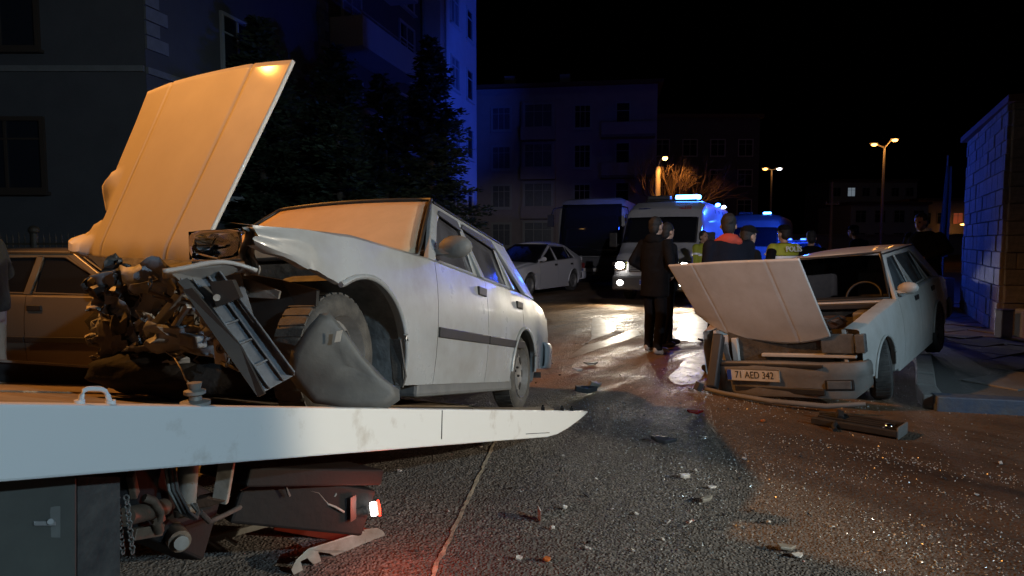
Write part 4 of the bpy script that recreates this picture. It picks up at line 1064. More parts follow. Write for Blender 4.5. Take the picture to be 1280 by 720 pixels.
# roof light bar: two glowing halves on a dark base
lbar = ab(MB().box((LA * .55, 0, 2.515), (.26, 1.30, .05)), 'light_bar', 'black_trim', bevel=.015)
for y0, y1, m in ((.10, .72, 'blue_on'), (-.62, -.02, 'van_grey')):
    ab(MB().box((LA * .55, (y0 + y1) / 2, 2.595), (.22, y1 - y0, .11)), 'beacon', m, lbar, bevel=.035)
for i, (x, y) in enumerate(((1.0, .86), (-.3, .86))):
    ab(MB().ell((x, y, 2.50), (.07, .07, .05), 12, 6), 'side_beacon', 'blue_on' if i == 0 else 'white_far', smooth=60)
lamp('POINT', 'light_bar_glow', TM[amb.name] @ Vector((1.7, .55, 3.0)), POWER['bar'], BLUE, None, .12, parent=amb)
for i in range(4):
    ab(MB().box((2.2 - i * .75, 1.003 - .065, 2.24), (.22, .04, .12)), 'side_lamp', 'van_grey', bevel=.01)
for sg in (1, -1): ab(MB().box((1.2, sg * 1.002, 1.05), (4.2, .012, .16)), 'side_stripe', 'stripe')
# red crescent and star badges on the roof cap
def onroof(x, y, dz=.012):
    z = zt(x); sl = (zt(x + .02) - zt(x - .02)) / .04; return Vector((x, y, z + dz)), math.atan(sl)
xb = LA * .700
p, sl = onroof(xb, -.42)
def ringbadge(mb, y, z_off, R1, R2, off):
    pass
cr = MB(); k = 22; o_, i_ = [], []
for j in range(k + 1):
    a = R(40) + (2 * math.pi - R(80)) * j / k
    o_.append((-math.cos(a) * -.16, math.sin(a) * .13)); 
    i_.append((.035 + math.cos(a) * .115, math.sin(a) * .10))
outline = [(x, z) for x, z in o_] + [(x, z) for x, z in i_[::-1]]
slope_dir = Vector((-.22, 0, 1)).normalized()
cx_ = xb - .02
def badge_pt(y0, x, z): return Vector((cx_, 0, zt(cx_) + .02)) + Vector((0, y0 + x, 0)) + Vector((-.045, 0, 0.22)).normalized() * (z) * 1.0 + Vector((.05, 0, 0))
v0 = len(cr.v)
front_ = []
for x, z in outline:
    xs_ = cx_ - z * .29 * 1; front_.append(Vector((xs_ + .022, .50 + x, zt(xs_) + .016)))
m_ = len(o_)
for j in range(m_ - 1): cr.f.append([j, j + 1, 2 * m_ - 2 - j, 2 * m_ - 1 - j])
cr.v = front_
ab(cr, 'crescent_badge', 'crescent', solid=.006, recalc=True)
sb_ = MB(); q = []
for j in range(24):
    a = 2 * math.pi * j / 24; x, z = .15 * math.cos(a), .09 * math.sin(a); q.append((x, z))
fr_ = []
for s_ in (1, .86):
    for x, z in q:
        xs_ = cx_ - z * s_ * .29; fr_.append(Vector((xs_ + .022, -.50 + x * s_, zt(xs_) + .016)))
sb_.v = fr_
for j in range(24): sb_.f.append([j, (j + 1) % 24, 24 + (j + 1) % 24, 24 + j])
ab(sb_, 'star_badge', 'star_blue', solid=.006)
for a in (0, 60, 120):
    st = MB(); c_, s__ = math.cos(R(a + 90)), math.sin(R(a + 90))
    P4 = []
    for e, f_ in ((-1, -.25), (1, -.25), (1, .25), (-1, .25)):
        x = (e * c_ * .065 - f_ * s__ * .065); z = (e * s__ * .06 + f_ * c_ * .06); xs_ = cx_ - z * .29
        P4.append(Vector((xs_ + .024 + a * .00002, -.50 + x, zt(xs_) + .018 + a * .00003)))
    ab(st.add(P4, [(0, 1, 2, 3)]), 'star_badge', 'star_blue', solid=.004)
sl_m = Matrix(((0, -.27, .96, 0), (1, 0, 0, 0), (0, .96, .27, 0), (0, 0, 0, 1)))
text_mesh('112', .13, 'badge_lettering', M['crescent'], Matrix.Translation((cx_ + .03, .56, zt(cx_) + .02)) @ sl_m, amb, .002, False)

# second emergency van behind the ambulance
v2a = ang - R(2); v2d = Vector((math.cos(v2a), math.sin(v2a), 0))
pv2 = Vector((7.35, 20.5, 0)) - v2d * 5.2
van2 = thing('van', 'dull pale high roofed van with a small blue beacon, parked behind the ambulance', 'van', pv2, (0, 0, v2a))
M['van_dim'] = mat('dull_van_paint', (.20, .20, .21), .45, c2=(.15, .15, .16), scale=2)
van(van2, 5.6, 1.95, 2.35, None, 'van_dim')
vb = MB().box((2.7, 0, 2.385), (.22, 1.2, .04)).build('light_bar', M['black_trim'], van2, bevel=.01)
MB().box((2.7, .35, 2.44), (.14, .26, .07)).build('beacon', M['blue_on'], vb, bevel=.03)
MB().box((2.7, -.35, 2.45), (.18, .45, .09)).build('beacon', M['van_grey'], vb, bevel=.03)
MB().box((5.25, .75, .85), (.06, .26, .18)).build('headlight', M['chrome'], van2, bevel=.02); MB().box((5.25, -.75, .85), (.06, .26, .18)).build('headlight', M['chrome'], van2, bevel=.02)
MB().box((5.25, 0, .48), (.14, 1.8, .3)).build('bumper', M['van_grey'], van2, bevel=.05)
lamp('POINT', 'beacon_glow', (6.9, 18.0, 2.75), POWER['beacon'], BLUE, None, .1, parent=van2)

# midibus
ba = math.atan2(-math.cos(R(17.6)), -math.sin(R(17.6)))
bd = Vector((math.cos(ba), math.sin(ba), 0))
BLN = 7.4
bo = Vector((2.62, 21.7, 0)) - bd * BLN
bus = thing('bus', 'dark windowed white midibus parked beside the ambulance', 'bus', bo, (0, 0, ba))
top = [(0, 2.75), (.15, 2.88), (.6, 2.92), (6.6, 2.92), (7.0, 2.86), (7.22, 2.70), (7.34, 2.2), (7.42, 1.2), (7.42, .6)]
sec = []; xs = sorted({x for x, _ in top} | {i * .37 for i in range(20)})
xs = [x for x in xs if x <= 7.42]
for x in xs:
    zt_ = interp(top, x) if x < 7.42 else .95
    col = [(x, a * 1.13, .36 + b * (zt_ - .36)) for a, b in ((0, 0), (.94, 0), (1, .04), (1, .5), (.985, .88), (.93, .97), (.8, 1), (0, 1.01))]
    sec.append(col + [(x, -y, z) for x, y, z in col[-2:0:-1]])
mb = MB(); n = len(sec[0])
for c in sec: mb.v += [Vector(p) for p in c]
for i in range(len(sec) - 1):
    for j in range(n): mb.f.append([i * n + j, (i + 1) * n + j, (i + 1) * n + (j + 1) % n, i * n + (j + 1) % n])
mb.f.append(list(range(n))); mb.f.append([(len(sec) - 1) * n + j for j in range(n)])
M['bus_white'] = mat('bus_paint', (.28, .28, .28), .4, c2=(.2, .2, .2), scale=2, coat=.2)
mb.build('body', M['bus_white'], bus, smooth=32)
MB().grid(lambda u, v: (lerp(7.46, 7.20, u ** 2.4) + .06 + .02 * (1 - (2 * v - 1) ** 2), (2 * v - 1) * lerp(1.06, .99, u), lerp(1.0, 2.70, u)), 8, 10).build('windshield', M['glass_black'], bus, smooth=60, solid=.012)
MB().box((7.47, 0, .80), (.05, 2.02, .32)).build('front_panel', M['van_grey'], bus, bevel=.03)
MB().box((7.45, 0, .50), (.14, 2.2, .26)).build('bumper', M['van_grey'], bus, bevel=.05)
pb_ = MB().box((7.53, .0, .52), (.012, .52, .115)).build('licence_plate', M['plate'], bus)
MB().box((7.538, -.24, .52), (.004, .04, .10)).build('plate_band', M['plate_blue'], pb_)
for sg in (1, -1):
    MB().box((7.48, sg * .86, .74), (.06, .3, .18)).build('headlight', M['chrome'], bus, bevel=.03)
    mi = MB().tube([(7.3, sg * 1.0, 2.62), (7.62, sg * 1.22, 2.55), (7.66, sg * 1.30, 2.30)], .02, 6).box((7.66, sg * 1.31, 2.15), (.09, .20, .40)); mi.build('mirror', M['black_trim'], bus, smooth=40)
    for i in range(5):
        x = 5.75 - i * 1.22
        MB().box((x, sg * 1.122, 1.98), (1.12, .025, .85)).build('window', M['glass_black'], bus, bevel=.01)
    for ax in (1.3, 5.4):
        w1 = MB().lathe([(0, .03), (.22, .02), (.24, .08), (.24, -.1), (0, -.1)], (ax, sg * 1.0, .42), (0, sg, 0), 22).build('wheel', M['rim'], bus, smooth=40)
        MB().lathe([(.23, -.12), (.38, -.13), (.42, -.08), (.42, .08), (.38, .13), (.23, .12)], (ax, sg * 1.0, .42), (0, sg, 0), 26).build('tyre', M['rubber'], w1, smooth=40)
MB().box((4.2, 0, 2.98), (1.6, 1.3, .14)).build('roof_unit', M['bus_white'], bus, bevel=.04)

# silver hatchback-tailed saloon parked left of the bus
SILV = dict(xr=-.85, xf=3.42, wb=2.60, hw=.86, sill=.22, arch=.35, tyre=.31, tw=.19, rw=.56, roofz=1.36, crown=.10,
            belt=[(-.85, .98), (0, .97), (1.8, .90), (2.6, .84), (3.42, .70)],
            roof=(.18, 1.05), ws=2.15, rwin=-.78, fender=(2.05, 3.40), doorA=(1.02, 2.045), doorB=(.03, 1.015), track=.74, nose=.16, tail=.14, archz=.32)
sc_yaw = R(-121.6); sc_d = Vector((math.cos(sc_yaw), math.sin(sc_yaw), 0)); left = Vector((-sc_d.y, sc_d.x, 0))
sv = thing('parked_car', 'silver saloon parked at the kerb with blue light on its windows', 'car', Vector((1.80, 19.3, 0)) - left * .86 - sc_d * .1, (0, 0, sc_yaw))
sedan(sv, SILV, M['paint_silver'], skip=('clearws', 'trim', 'paintbumper', 'paintmirror', 'dark_frames'), glassm=M['glass_black'], rimm=M['rim'])
def frontend(root, S, paint, hoodz):
    xf, ws, hw = S['xf'], S['ws'], S['hw']
    bz = lambda x: interp(S['belt'], x)
    MB().grid(lambda u, v: (lerp(ws + .02, xf - .03, u) + .06 * (1 - (2 * v - 1) ** 2) * u, (2 * v - 1) * (hw - .13 - .1 * u * u), bz(lerp(ws, xf, u)) + .014 + .03 * (1 - (2 * v - 1) ** 4) - .05 * u ** 6), 12, 10).build('hood', paint, root, smooth=50, solid=.02)
    MB().grid(lambda u, v: (xf + .10 * math.sin(math.pi * (.1 + .8 * u)) * 1 - .16 * abs(2 * v - 1) ** 3 - .03, (2 * v - 1) * (hw - .06), lerp(.22, bz(xf) - .02, u)), 8, 14).build('bumper', paint, root, smooth=50, solid=.02)
    for sg in (1, -1):
        MB().ell((xf - .04, sg * (hw - .20), bz(xf) - .08), (.10, .17, .07), 14, 8).build('headlight', M['chrome'], root, smooth=60)
    MB().box((xf + .06, 0, .50), (.05, .9, .14)).build('grille', M['black_trim'], root, bevel=.02)
    MB().box((xf + .085, 0, .40), (.02, .52, .11)).build('licence_plate', M['plate'], root)
frontend(sv, SILV, M['paint_silver'], .7)

# beige saloon behind the tow truck on the left
BEIGE = dict(SAHIN, belt=[(-.97, .93), (0, .94), (1.8, .93), (2.6, .88), (3.12, .80)], ws=1.98, roof=(-.2, 1.22), fender=(1.90, 3.10), doorA=(.90, 1.895), doorB=(.03, .895))
bv_yaw = R(-6)
bg_ = thing('parked_car', 'beige saloon with black side strip parked behind the tow truck bed', 'car', (-5.55, 7.20, 0), (0, 0, bv_yaw))
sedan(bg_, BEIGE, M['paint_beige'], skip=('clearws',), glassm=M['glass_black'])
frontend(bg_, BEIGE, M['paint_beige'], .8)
# dark patrol car half hidden behind the people
pc = thing('patrol_car', 'dark patrol car with blue roof beacon, half hidden behind the people', 'car', (8.97, 20.9, 0), (0, 0, R(-103)))
sedan(pc, SILV, M['paint_dark'], skip=('clearws', 'trim', 'paintbumper'), glassm=M['glass_black']); frontend(pc, SILV, M['paint_dark'], .7)
pb = MB().box((.6, 0, 1.49), (.24, 1.1, .04)).build('light_bar', M['black_trim'], pc)
for sg in (.3, -.3): MB().box((.6, sg, 1.53), (.16, .34, .06)).build('beacon', M['blue_soft'], pb, bevel=.03)

lamp('POINT', 'patrol_beacon_glow', (8.6, 19.6, 2.0), POWER['patrol'], BLUE, None, .1, parent=pc)
for sg in (.62, -.62):  # unseen lit headlamps added to throw streaks of light on the pavement
    MB().ell((3.44, sg, .62), (.03, .09, .05), 10, 6).build('headlight_bulb', M['head_on'], pc, smooth=60)
    lamp('SPOT', 'headlight_beam', TM[pc.name] @ Vector((3.56, sg, .62)), POWER['pavefill'], (.86, .86, 1), (5.9 + sg, 7.6, -.25), .05, 24, .6, pc)
# ------------------------------------------------------------------ buildings
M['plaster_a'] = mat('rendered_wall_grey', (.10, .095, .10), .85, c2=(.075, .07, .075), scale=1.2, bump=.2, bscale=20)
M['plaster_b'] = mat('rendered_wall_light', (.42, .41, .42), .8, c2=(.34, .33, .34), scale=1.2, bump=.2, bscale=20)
M['quoin'] = mat('quoin_stone', (.22, .21, .21), .8, c2=(.16, .155, .15), scale=5, bump=.3, bscale=20)
M['frame_w'] = mat('window_frame_white', (.38, .38, .38), .5)
M['dark_frame'] = mat('window_frame_brown', (.06, .04, .03), .6)
M['pane'] = mat('night_window_pane', (.02, .022, .03), .06, spec=.6)
M['curtain'] = mat('curtained_pane', (.16, .17, .20), .35, c2=(.08, .09, .11), scale=6, spec=.5)
M['brick_far'] = mat('far_wall_dull', (.44, .38, .38), .85, c2=(.36, .31, .31), scale=1.5)
M['roof_t'] = mat('roof_tiles', (.14, .07, .05), .8, c2=(.09, .05, .04), scale=4)
def wbox(mb, o, e, n, s0, s1, z0, z1, d0, d1):
    """box on a facade: along e from s0 to s1, up z0..z1, out along n from d0 to d1"""
    P = []
    for d in (d0, d1):
        for s_, z in ((s0, z0), (s1, z0), (s1, z1), (s0, z1)): P.append(o + e * s_ + n * d + Vector((0, 0, z)))
    return mb.add(P, [(0, 1, 2, 3), (7, 6, 5, 4), (0, 4, 5, 1), (1, 5, 6, 2), (2, 6, 7, 3), (3, 7, 4, 0)])
def window(root, o, e, n, s, z, w, h, d=0, frame='frame_w', pane='pane', sash=2, sill=True, fw=.09):
    f = MB()
    wbox(f, o, e, n, s - w / 2 - fw, s - w / 2, z - fw, z + h + fw, d - .03, d + .07); wbox(f, o, e, n, s + w / 2, s + w / 2 + fw, z - fw, z + h + fw, d - .03, d + .07)
    wbox(f, o, e, n, s - w / 2, s + w / 2, z + h, z + h + fw, d - .03, d + .072); wbox(f, o, e, n, s - w / 2, s + w / 2, z - fw, z, d - .03, d + .072)
    for i in range(1, sash): wbox(f, o, e, n, s - w / 2 + w * i / sash - .025, s - w / 2 + w * i / sash + .025, z, z + h, d - .03, d + .05)
    wbox(f, o, e, n, s - w / 2, s + w / 2, z + h * .72, z + h * .72 + .04, d - .03, d + .045)
    fo = f.build('window', M[frame], root, recalc=True)
    p = MB(); wbox(p, o, e, n, s - w / 2, s + w / 2, z, z + h, d - .03, d + .012); p.build('pane', M[pane], fo)
    if sill:
        q = MB(); wbox(q, o, e, n, s - w / 2 - .15, s + w / 2 + .15, z - fw - .07, z - fw - .002, d, d + .16); q.build('sill', M[frame], fo)
# apartment block on the left
bl = thing('apartment_building', 'tall apartment block with quoined corners and balconies on the left, blue lit far bay', 'building', (0, 0, 0))
N_ = Vector((-7.7, 14, 0)); e = Vector((.227, .974, 0)).normalized(); n_ = Vector((e.y, -e.x, 0))
HB = 18.5
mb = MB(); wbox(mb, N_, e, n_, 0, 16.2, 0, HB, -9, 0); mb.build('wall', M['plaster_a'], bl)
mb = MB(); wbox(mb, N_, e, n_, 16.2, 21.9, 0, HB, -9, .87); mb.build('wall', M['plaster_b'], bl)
eL = Vector((-1, 0, 0)); nL = Vector((0, -1, 0))
NL = N_ + Vector((-.02, .0, 0))
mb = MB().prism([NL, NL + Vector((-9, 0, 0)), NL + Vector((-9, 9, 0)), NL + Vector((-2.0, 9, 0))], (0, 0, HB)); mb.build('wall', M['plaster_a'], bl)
mb = MB(); wbox(mb, NL, eL, nL, -.0, 9, 5.02, 5.14, 0, .06); mb.build('string_course', M['quoin'], bl)
mb = MB(); wbox(mb, N_, e, n_, .0, 16.2, 4.98, 5.12, 0, .06); mb.build('string_course', M['quoin'], bl)
qa = MB(); wbox(qa, N_, e, n_, 0, .62, 0, .27, 0, .05); qa = qa.build('quoin', M['quoin'], bl)
qb = MB(); wbox(qb, N_, e, n_, 0, .38, 0, .27, 0, .05); qb = qb.build('quoin', M['quoin'], bl)
qa.location = (0, 0, 5.5); qb.location = (0, 0, 5.8)
for i in range(26):
    z = 5.5 + i * .3
    if i > 1: share((qa, qb)[i % 2], bl, (0, 0, z))
    share((qb, qa)[i % 2], bl, tuple(e * 7.1 + Vector((0, 0, z))))
for z in (2.6, 5.55, 8.5, 11.5, 14.4):
    window(bl, N_, e, n_, 3.35, z, 1.7, 1.45, 0, 'frame_w', 'pane', 3)
    window(bl, N_, e, n_, 9.4, z, 1.3, 1.5, 0, 'frame_w', 'curtain', 2)
    window(bl, N_, e, n_, 14.4, z - .25, 1.5, 2.2, 0, 'frame_w', 'pane', 2)
    window(bl, N_, e, n_, 18.2, z + .2, 1.1, 1.4, .87, 'frame_w', 'curtain', 2)
    window(bl, N_, e, n_, 20.6, z + .2, .9, 1.4, .87, 'frame_w', 'pane', 1)
    window(bl, NL, eL, nL, 3.0, z, 1.5, 1.4, 0, 'dark_frame', 'pane', 2)
    window(bl, NL, eL, nL, 6.6, z, 1.5, 1.4, 0, 'dark_frame', 'pane', 2)
    b = MB(); wbox(b, N_, e, n_, 7.9, 12.8, z - .75, z - .60, 0, 1.15); b = b.build('balcony', M['plaster_b'], bl)
    q = MB(); wbox(q, N_, e, n_, 7.9, 12.8, z - .598, z + .22, 1.03, 1.149); wbox(q, N_, e, n_, 7.901, 8.0, z - .598, z + .219, .002, 1.028); wbox(q, N_, e, n_, 12.7, 12.799, z - .598, z + .219, .002, 1.028); q.build('parapet', M['plaster_b'], b)
    q = MB(); q.tube([N_ + e * s_ + n_ * 1.09 + Vector((0, 0, z + .36)) for s_ in (7.9, 12.8)], .025, 6)
    for s_ in (8, 9.2, 10.4, 11.6, 12.7): q.cyl(N_ + e * s_ + n_ * 1.09 + Vector((0, 0, z + .2)), N_ + e * s_ + n_ * 1.09 + Vector((0, 0, z + .36)), .02, None, 6)
    q.build('railing', M['galv'], b)
MB().cyl(N_ + e * 16.05 + n_ * .12, N_ + e * 16.05 + n_ * .12 + Vector((0, 0, HB)), .07, None, 8).build('downpipe', M['galv'], bl, smooth=60)
MB().cyl(N_ + e * 16.55 + n_ * .99, N_ + e * 16.55 + n_ * .99 + Vector((0, 0, HB)), .05, None, 8).build('downpipe', M['galv'], bl, smooth=60)
mb = MB(); wbox(mb, N_, e, n_, -.3, 22.2, HB + .002, HB + .3, -9.2, 1.3); mb.build('roof', M['roof_t'], bl)

# four storey block across the road
b2 = thing('apartment_building', 'four storey block with pale window surrounds facing the road end', 'building', (0, 0, 0))
A = Vector((-2.9, 51, 0)); B = Vector((10.75, 49, 0)); e2 = (B - A).normalized(); n2 = Vector((e2.y, -e2.x, 0)); L2 = (B - A).length
mb = MB(); wbox(mb, A, e2, n2, 0, L2, 0, 13.1, -10, 0); mb.build('wall', M['brick_far'], b2)
for k in range(4):
    z = 1.2 + k * 2.95
    window(b2, A, e2, n2, 2.1, z, 1.3, 1.6, 0, 'frame_w', 'curtain', 3, fw=.16)
    window(b2, A, e2, n2, 8.3, z, 1.1, 1.6, 0, 'frame_w', 'pane', 3, fw=.16)
    window(b2, A, e2, n2, 5.0, z - .2, 2.0, 1.9, .45, 'frame_w', 'curtain', 3, fw=.16)
    b = MB(); wbox(b, A, e2, n2, 3.7, 6.3, z - .95, z - .55, 0, .9); b = b.build('balcony', M['brick_far'], b2)
    q = MB(); wbox(q, A, e2, n2, 3.7, 6.3, z - .548, z + .0, .8, .899); q.build('parapet', M['brick_far'], b)
    q = MB(); wbox(q, A, e2, n2, 3.72, 6.28, z - .548, z + 1.9, 0, .44); q.build('loggia', M['brick_far'], b)
    b = MB(); wbox(b, A, e2, n2, 9.7, 13.6, z - .95, z - .75, 0, 1.2); b = b.build('balcony', M['quoin'], b2)
    q = MB(); wbox(q, A, e2, n2, 9.7, 13.6, z - .748, z + .15, 1.1, 1.199); q.build('parapet', M['brick_far'], b)
    window(b2, A, e2, n2, 11.3, z - .3, .9, 2.0, 0, 'frame_w', 'pane', 1, fw=.12, sill=False)
mb = MB(); wbox(mb, A, e2, n2, -.4, L2 + .4, 13.102, 13.35, -10.3, .5); mb.build('roof', M['roof_t'], b2)
for s_ in (2, 6.4): mb = MB(); wbox(mb, A, e2, n2, s_, s_ + .8, 13.352, 14.6, -3, -2.2); mb.build('chimney', M['brick_far'], b2)
# dark blocks further back
def block(label, x0, x1, y, h, dep, rows, cols, lit=(), colr='brick_far', litm=None):
    t = thing('distant_building', label, 'building', (0, 0, 0)); o = Vector((x0, y, 0)); ee = Vector((1, 0, 0)); nn = Vector((0, -1, 0))
    mb = MB(); wbox(mb, o, ee, nn, 0, x1 - x0, 0, h, -dep, 0); mb.build('wall', M[colr], t)
    mb = MB(); wbox(mb, o, ee, nn, -.3, x1 - x0 + .3, h + .002, h + .35, -dep - .3, .3); mb.build('roof', M['roof_t'], t)
    for r in range(rows):
        for c in range(cols):
            s = (c + .5) * (x1 - x0) / cols; z = 1.1 + r * 2.9
            window(t, o, ee, nn, s, z, 1.3, 1.5, 0, 'frame_w', litm if (r, c) in lit else 'pane', 2, sill=False)
    return t
M['lit_red'] = emis('lit_window_red', (1, .25, .12), .10)
M['lit_white'] = emis('lit_window_white', (.7, .85, 1), .16)
block('dark block seen over the ambulance roof', 13.2, 24, 64, 13.4, 10, 4, 4, (), 'plaster_a')
block('low dark house with one dim bluish upper storey, far down the road', 44, 54, 85, 6.3, 9, 2, 4, (), 'plaster_b')
block('far dark house with reddish lit windows', 57, 66, 92, 7.2, 9, 2, 4, ((1, 2),), 'brick_far', 'lit_red')
block('far dark building with a row of small white lit windows high up', 58, 74, 120, 12.5, 10, 4, 6, ((3, 1),), 'brick_far', 'lit_white')

# stone gable of the small building on the right
rbl = thing('stone_building', 'small stone building at the right edge, its end wall lit blue', 'building', (0, 0, 0))
M['mortar'] = mat('mortar', (.24, .235, .225), .9, bump=.3, bscale=40)
M['stone'] = mat('building_stone', (.34, .33, .31), .85, c2=(.14, .13, .12), scale=3.5, coord='Generated', bump=.5, bscale=28)
M['stone2'] = mat('building_stone_dark', (.30, .29, .27), .85, c2=(.12, .12, .11), scale=5, coord='Generated', bump=.5, bscale=28)
C0 = Vector((7.17, 9.5, .09)); C1 = Vector((9.10, 13.1, .09)); e3 = (C1 - C0).normalized(); n3 = Vector((-e3.y, e3.x, 0)); L3_ = (C1 - C0).length
e4 = Vector((.97, -.24, 0)).normalized(); n4 = Vector((e4.y, -e4.x, 0)); HS = 3.34
base = MB().prism([C0, C1, C1 + Vector((6, -2, 0)), C0 + e4 * 7], (0, 0, HS)); base.build('wall', M['mortar'], rbl)
mb = MB().prism([C0 + Vector((-.15, -.12, HS + .002)), C1 + Vector((-.1, .15, HS + .002)), C1 + Vector((6.2, -2, HS + .002)), C0 + e4 * 7.2 + Vector((0, -.15, HS + .002))], (0, 0, .10)); mb.build('roof', M['roof_t'], rbl)
sm_ = []
for v in range(6):
    rr_ = random.Random(v); b = MB().box((0, 0, 0), (1, .07, 1))
    o = b.build('stone', M['stone' if v % 2 else 'stone2'], rbl, bevel=.03); sm_.append(o)
used = [False] * 6
def lay(o0, ee, nn, Lw, maxn):
    cnt_ = 0; z = 0; rr_ = random.Random(3); ang_ = math.atan2(ee.y, ee.x)
    while z < HS - .1:
        hgt = rr_.uniform(.19, .27); hgt = min(hgt, HS - z); s_ = -rr_.uniform(0, .2)
        while s_ < Lw - .02:
            wd = rr_.uniform(.28, .50); a = max(0, s_); b = min(Lw, s_ + wd)
            if b - a > .08 and cnt_ < maxn:
                v = rr_.randrange(6); p = o0 + ee * (a + b) / 2 + nn * (.012 + rr_.uniform(-.008, .012)) + Vector((0, 0, z + hgt / 2))
                if not used[v]: o = sm_[v]; used[v] = True
                else: o = share(sm_[v], rbl)
                o.location = p; o.rotation_euler = (0, 0, ang_); o.scale = (b - a - .006, 1, hgt - .006); cnt_ += 1
            s_ += wd
        z += hgt
lay(C0, e3, n3, L3_, 200); lay(C0, e4, n4, 1.7, 95)
# low walls by it
lw = thing('low_wall', 'low white rendered wall beyond the blue lit stone gable', 'wall', (0, 0, 0))
mb = MB(); wbox(mb, Vector((8.0, 13.3, .09)), Vector((1, .05, 0)).normalized(), Vector((0, -1, 0)), 0, 1.1, 0, .62, -.3, 0); mb.build('wall', M['plaster_b'], lw, bevel=.02)
lw2 = thing('low_wall', 'short concrete plinth at the right edge below the dark wall', 'wall', (0, 0, 0))
mb = MB(); wbox(mb, Vector((7.10, 8.9, .09)), Vector((.97, -.24, 0)).normalized(), Vector((-.24, -.97, 0)).normalized(), 0, 1.4, 0, .42, -.4, 0); mb.build('block', M['concrete'], lw2, bevel=.03)
bpst = thing('bollard', 'short post in front of the stone corner, blue light put into its colour', 'bollard', (6.95, 9.15, .09))
M['blue_lit_post'] = mat('post_blue_light', (.05, .09, .30), .5, c2=(.03, .05, .16), scale=8)  # blue of the light put into the post's base colour
MB().box((0, 0, .2), (.16, .14, .40)).build('post', M['blue_lit_post'], bpst, bevel=.01)
MB().box((0, 0, .405), (.18, .16, .02)).build('post_cap', M['blue_lit_post'], bpst, bevel=.006)

# iron railing behind the beige car
fe = thing('iron_fence', 'spiked iron fence behind the beige car', 'fence', (0, 0, 0))
fx0, fx1, fy = -9.0, -6.3, 10.6
prt = None
for i in range(28):
    x = lerp(fx0, fx1, i / 27)
    if prt is None:
        prt = MB().cyl((0, 0, .45), (0, 0, 1.50), .011, None, 6).cyl((0, 0, 1.50), (0, 0, 1.60), .018, .001, 6).build('bar', M['iron'], fe); prt.location = (x, fy, 0)
    else: share(prt, fe, (x, fy, random.uniform(-.02, .02)))
for z in (.6, 1.42): MB().beam((fx0, fy, z), (fx1, fy, z), .035, .035).build('rail', M['iron'], fe)
MB().box(((fx0 + fx1) / 2, fy, .22), (fx1 - fx0, .25, .44)).build('plinth', M['concrete'], fe)
MB().cyl((-7.75, fy, .4), (-7.75, fy, 1.60), .06, None, 10).ell((-7.75, fy, 1.64), (.085, .085, .075), 10, 8).build('post', M['iron'], fe, smooth=50)
# rendered bank wall lit by the far street lamps
fw_ = thing('retaining_wall', 'long low wall at the far end of the road, lit orange', 'wall', (0, 0, 0))
MB().box((56, 74, 1.1), (48, .5, 2.2), (0, 0, R(-4))).build('wall', M['concrete'], fw_)
MB().box((56, 73.9, 2.26), (48, .7, .12), (0, 0, R(-4))).build('coping', M['concrete'], fw_)

# ------------------------------------------------------------------ trees
M['bark'] = mat('conifer_bark', (.07, .05, .035), .9, bump=.5, bscale=20)
M['bark2'] = mat('bare_branches', (.20, .14, .09), .85, c2=(.12, .085, .06), scale=8)
M['needles'] = mat('conifer_needles', (.035, .055, .03), .75, c2=(.06, .08, .04), scale=3)
def conifer(label, x, y, h, r, seed, base=.35):
    t = thing('conifer_tree', label, 'tree', (x, y, 0), group='conifers in front of the apartment block'); g_ = random.Random(seed)
    MB().tube([(0, 0, 0), (.03, .02, h * .5), (0, 0, h * .98)], [.16, .09, .012], 8).build('trunk', M['bark'], t, smooth=60)
    br = MB(); V = []; Fc = []
    nb_ = int(h * 34)
    for i in range(nb_):
        f = (i + g_.random()) / nb_; z = base + f * (h - base - .05); a = g_.uniform(0, 6.283)
        Lb = r * (1 - f) ** .8 * g_.uniform(.55, 1.12) + .10
        if g_.random() < .05: Lb *= 1.2
        d = Vector((math.cos(a), math.sin(a), 0)); rise = -.10 + .38 * f
        tip = Vector((0, 0, z)) + d * Lb + Vector((0, 0, Lb * rise))
        br.tube([Vector((0, 0, z)), Vector((0, 0, z)) + d * Lb * .5 + Vector((0, 0, Lb * rise * .35)), tip], [.018, .010, .003], 4, False)
        k = max(7, int(Lb * 34))
        for j in range(k):
            u = .15 + .9 * j / k; c = Vector((0, 0, z)).lerp(tip, min(u, 1)) + Vector((g_.gauss(0, .05), g_.gauss(0, .05), g_.gauss(0, .05) - .03 * u))
            for sgn in (-1, 1):
                a2 = a + sgn * g_.uniform(.4, 1.1); Ls = g_.uniform(.16, .34) * (1.15 - .5 * u); dd_ = Vector((math.cos(a2), math.sin(a2), g_.uniform(-.35, .45))).normalized()
                w_ = dd_.cross(Vector((g_.gauss(0, .5), g_.gauss(0, .5), 1))).normalized() * Ls * .22; b0 = len(V)
                V.extend([c - w_ * .3, c + dd_ * Ls * .5 - w_, c + dd_ * Ls, c + dd_ * Ls * .5 + w_]); Fc.append((b0, b0 + 1, b0 + 2, b0 + 3))
    br.build('branches', M['bark'], t, recalc=False)
    c = MB(); c.v = V; c.f = Fc; c.build('crown', M['needles'], t, recalc=False)
conifer('conifer nearest the blue lit facade, standing right of the others', -2.5, 20.5, 7.7, 2.2, 1)
conifer('broad dark conifer in the middle of the row', -5.0, 18.6, 6.9, 2.5, 2)
conifer('conifer left of the middle, behind the raised car hood', -6.3, 16.6, 7.0, 2.2, 3)
conifer('slim dark conifer between the two taller ones', -3.75, 19.4, 6.3, 2.1, 4)
conifer('short conifer just above the wrecked car roof', -4.2, 15.9, 4.7, 2.0, 5)
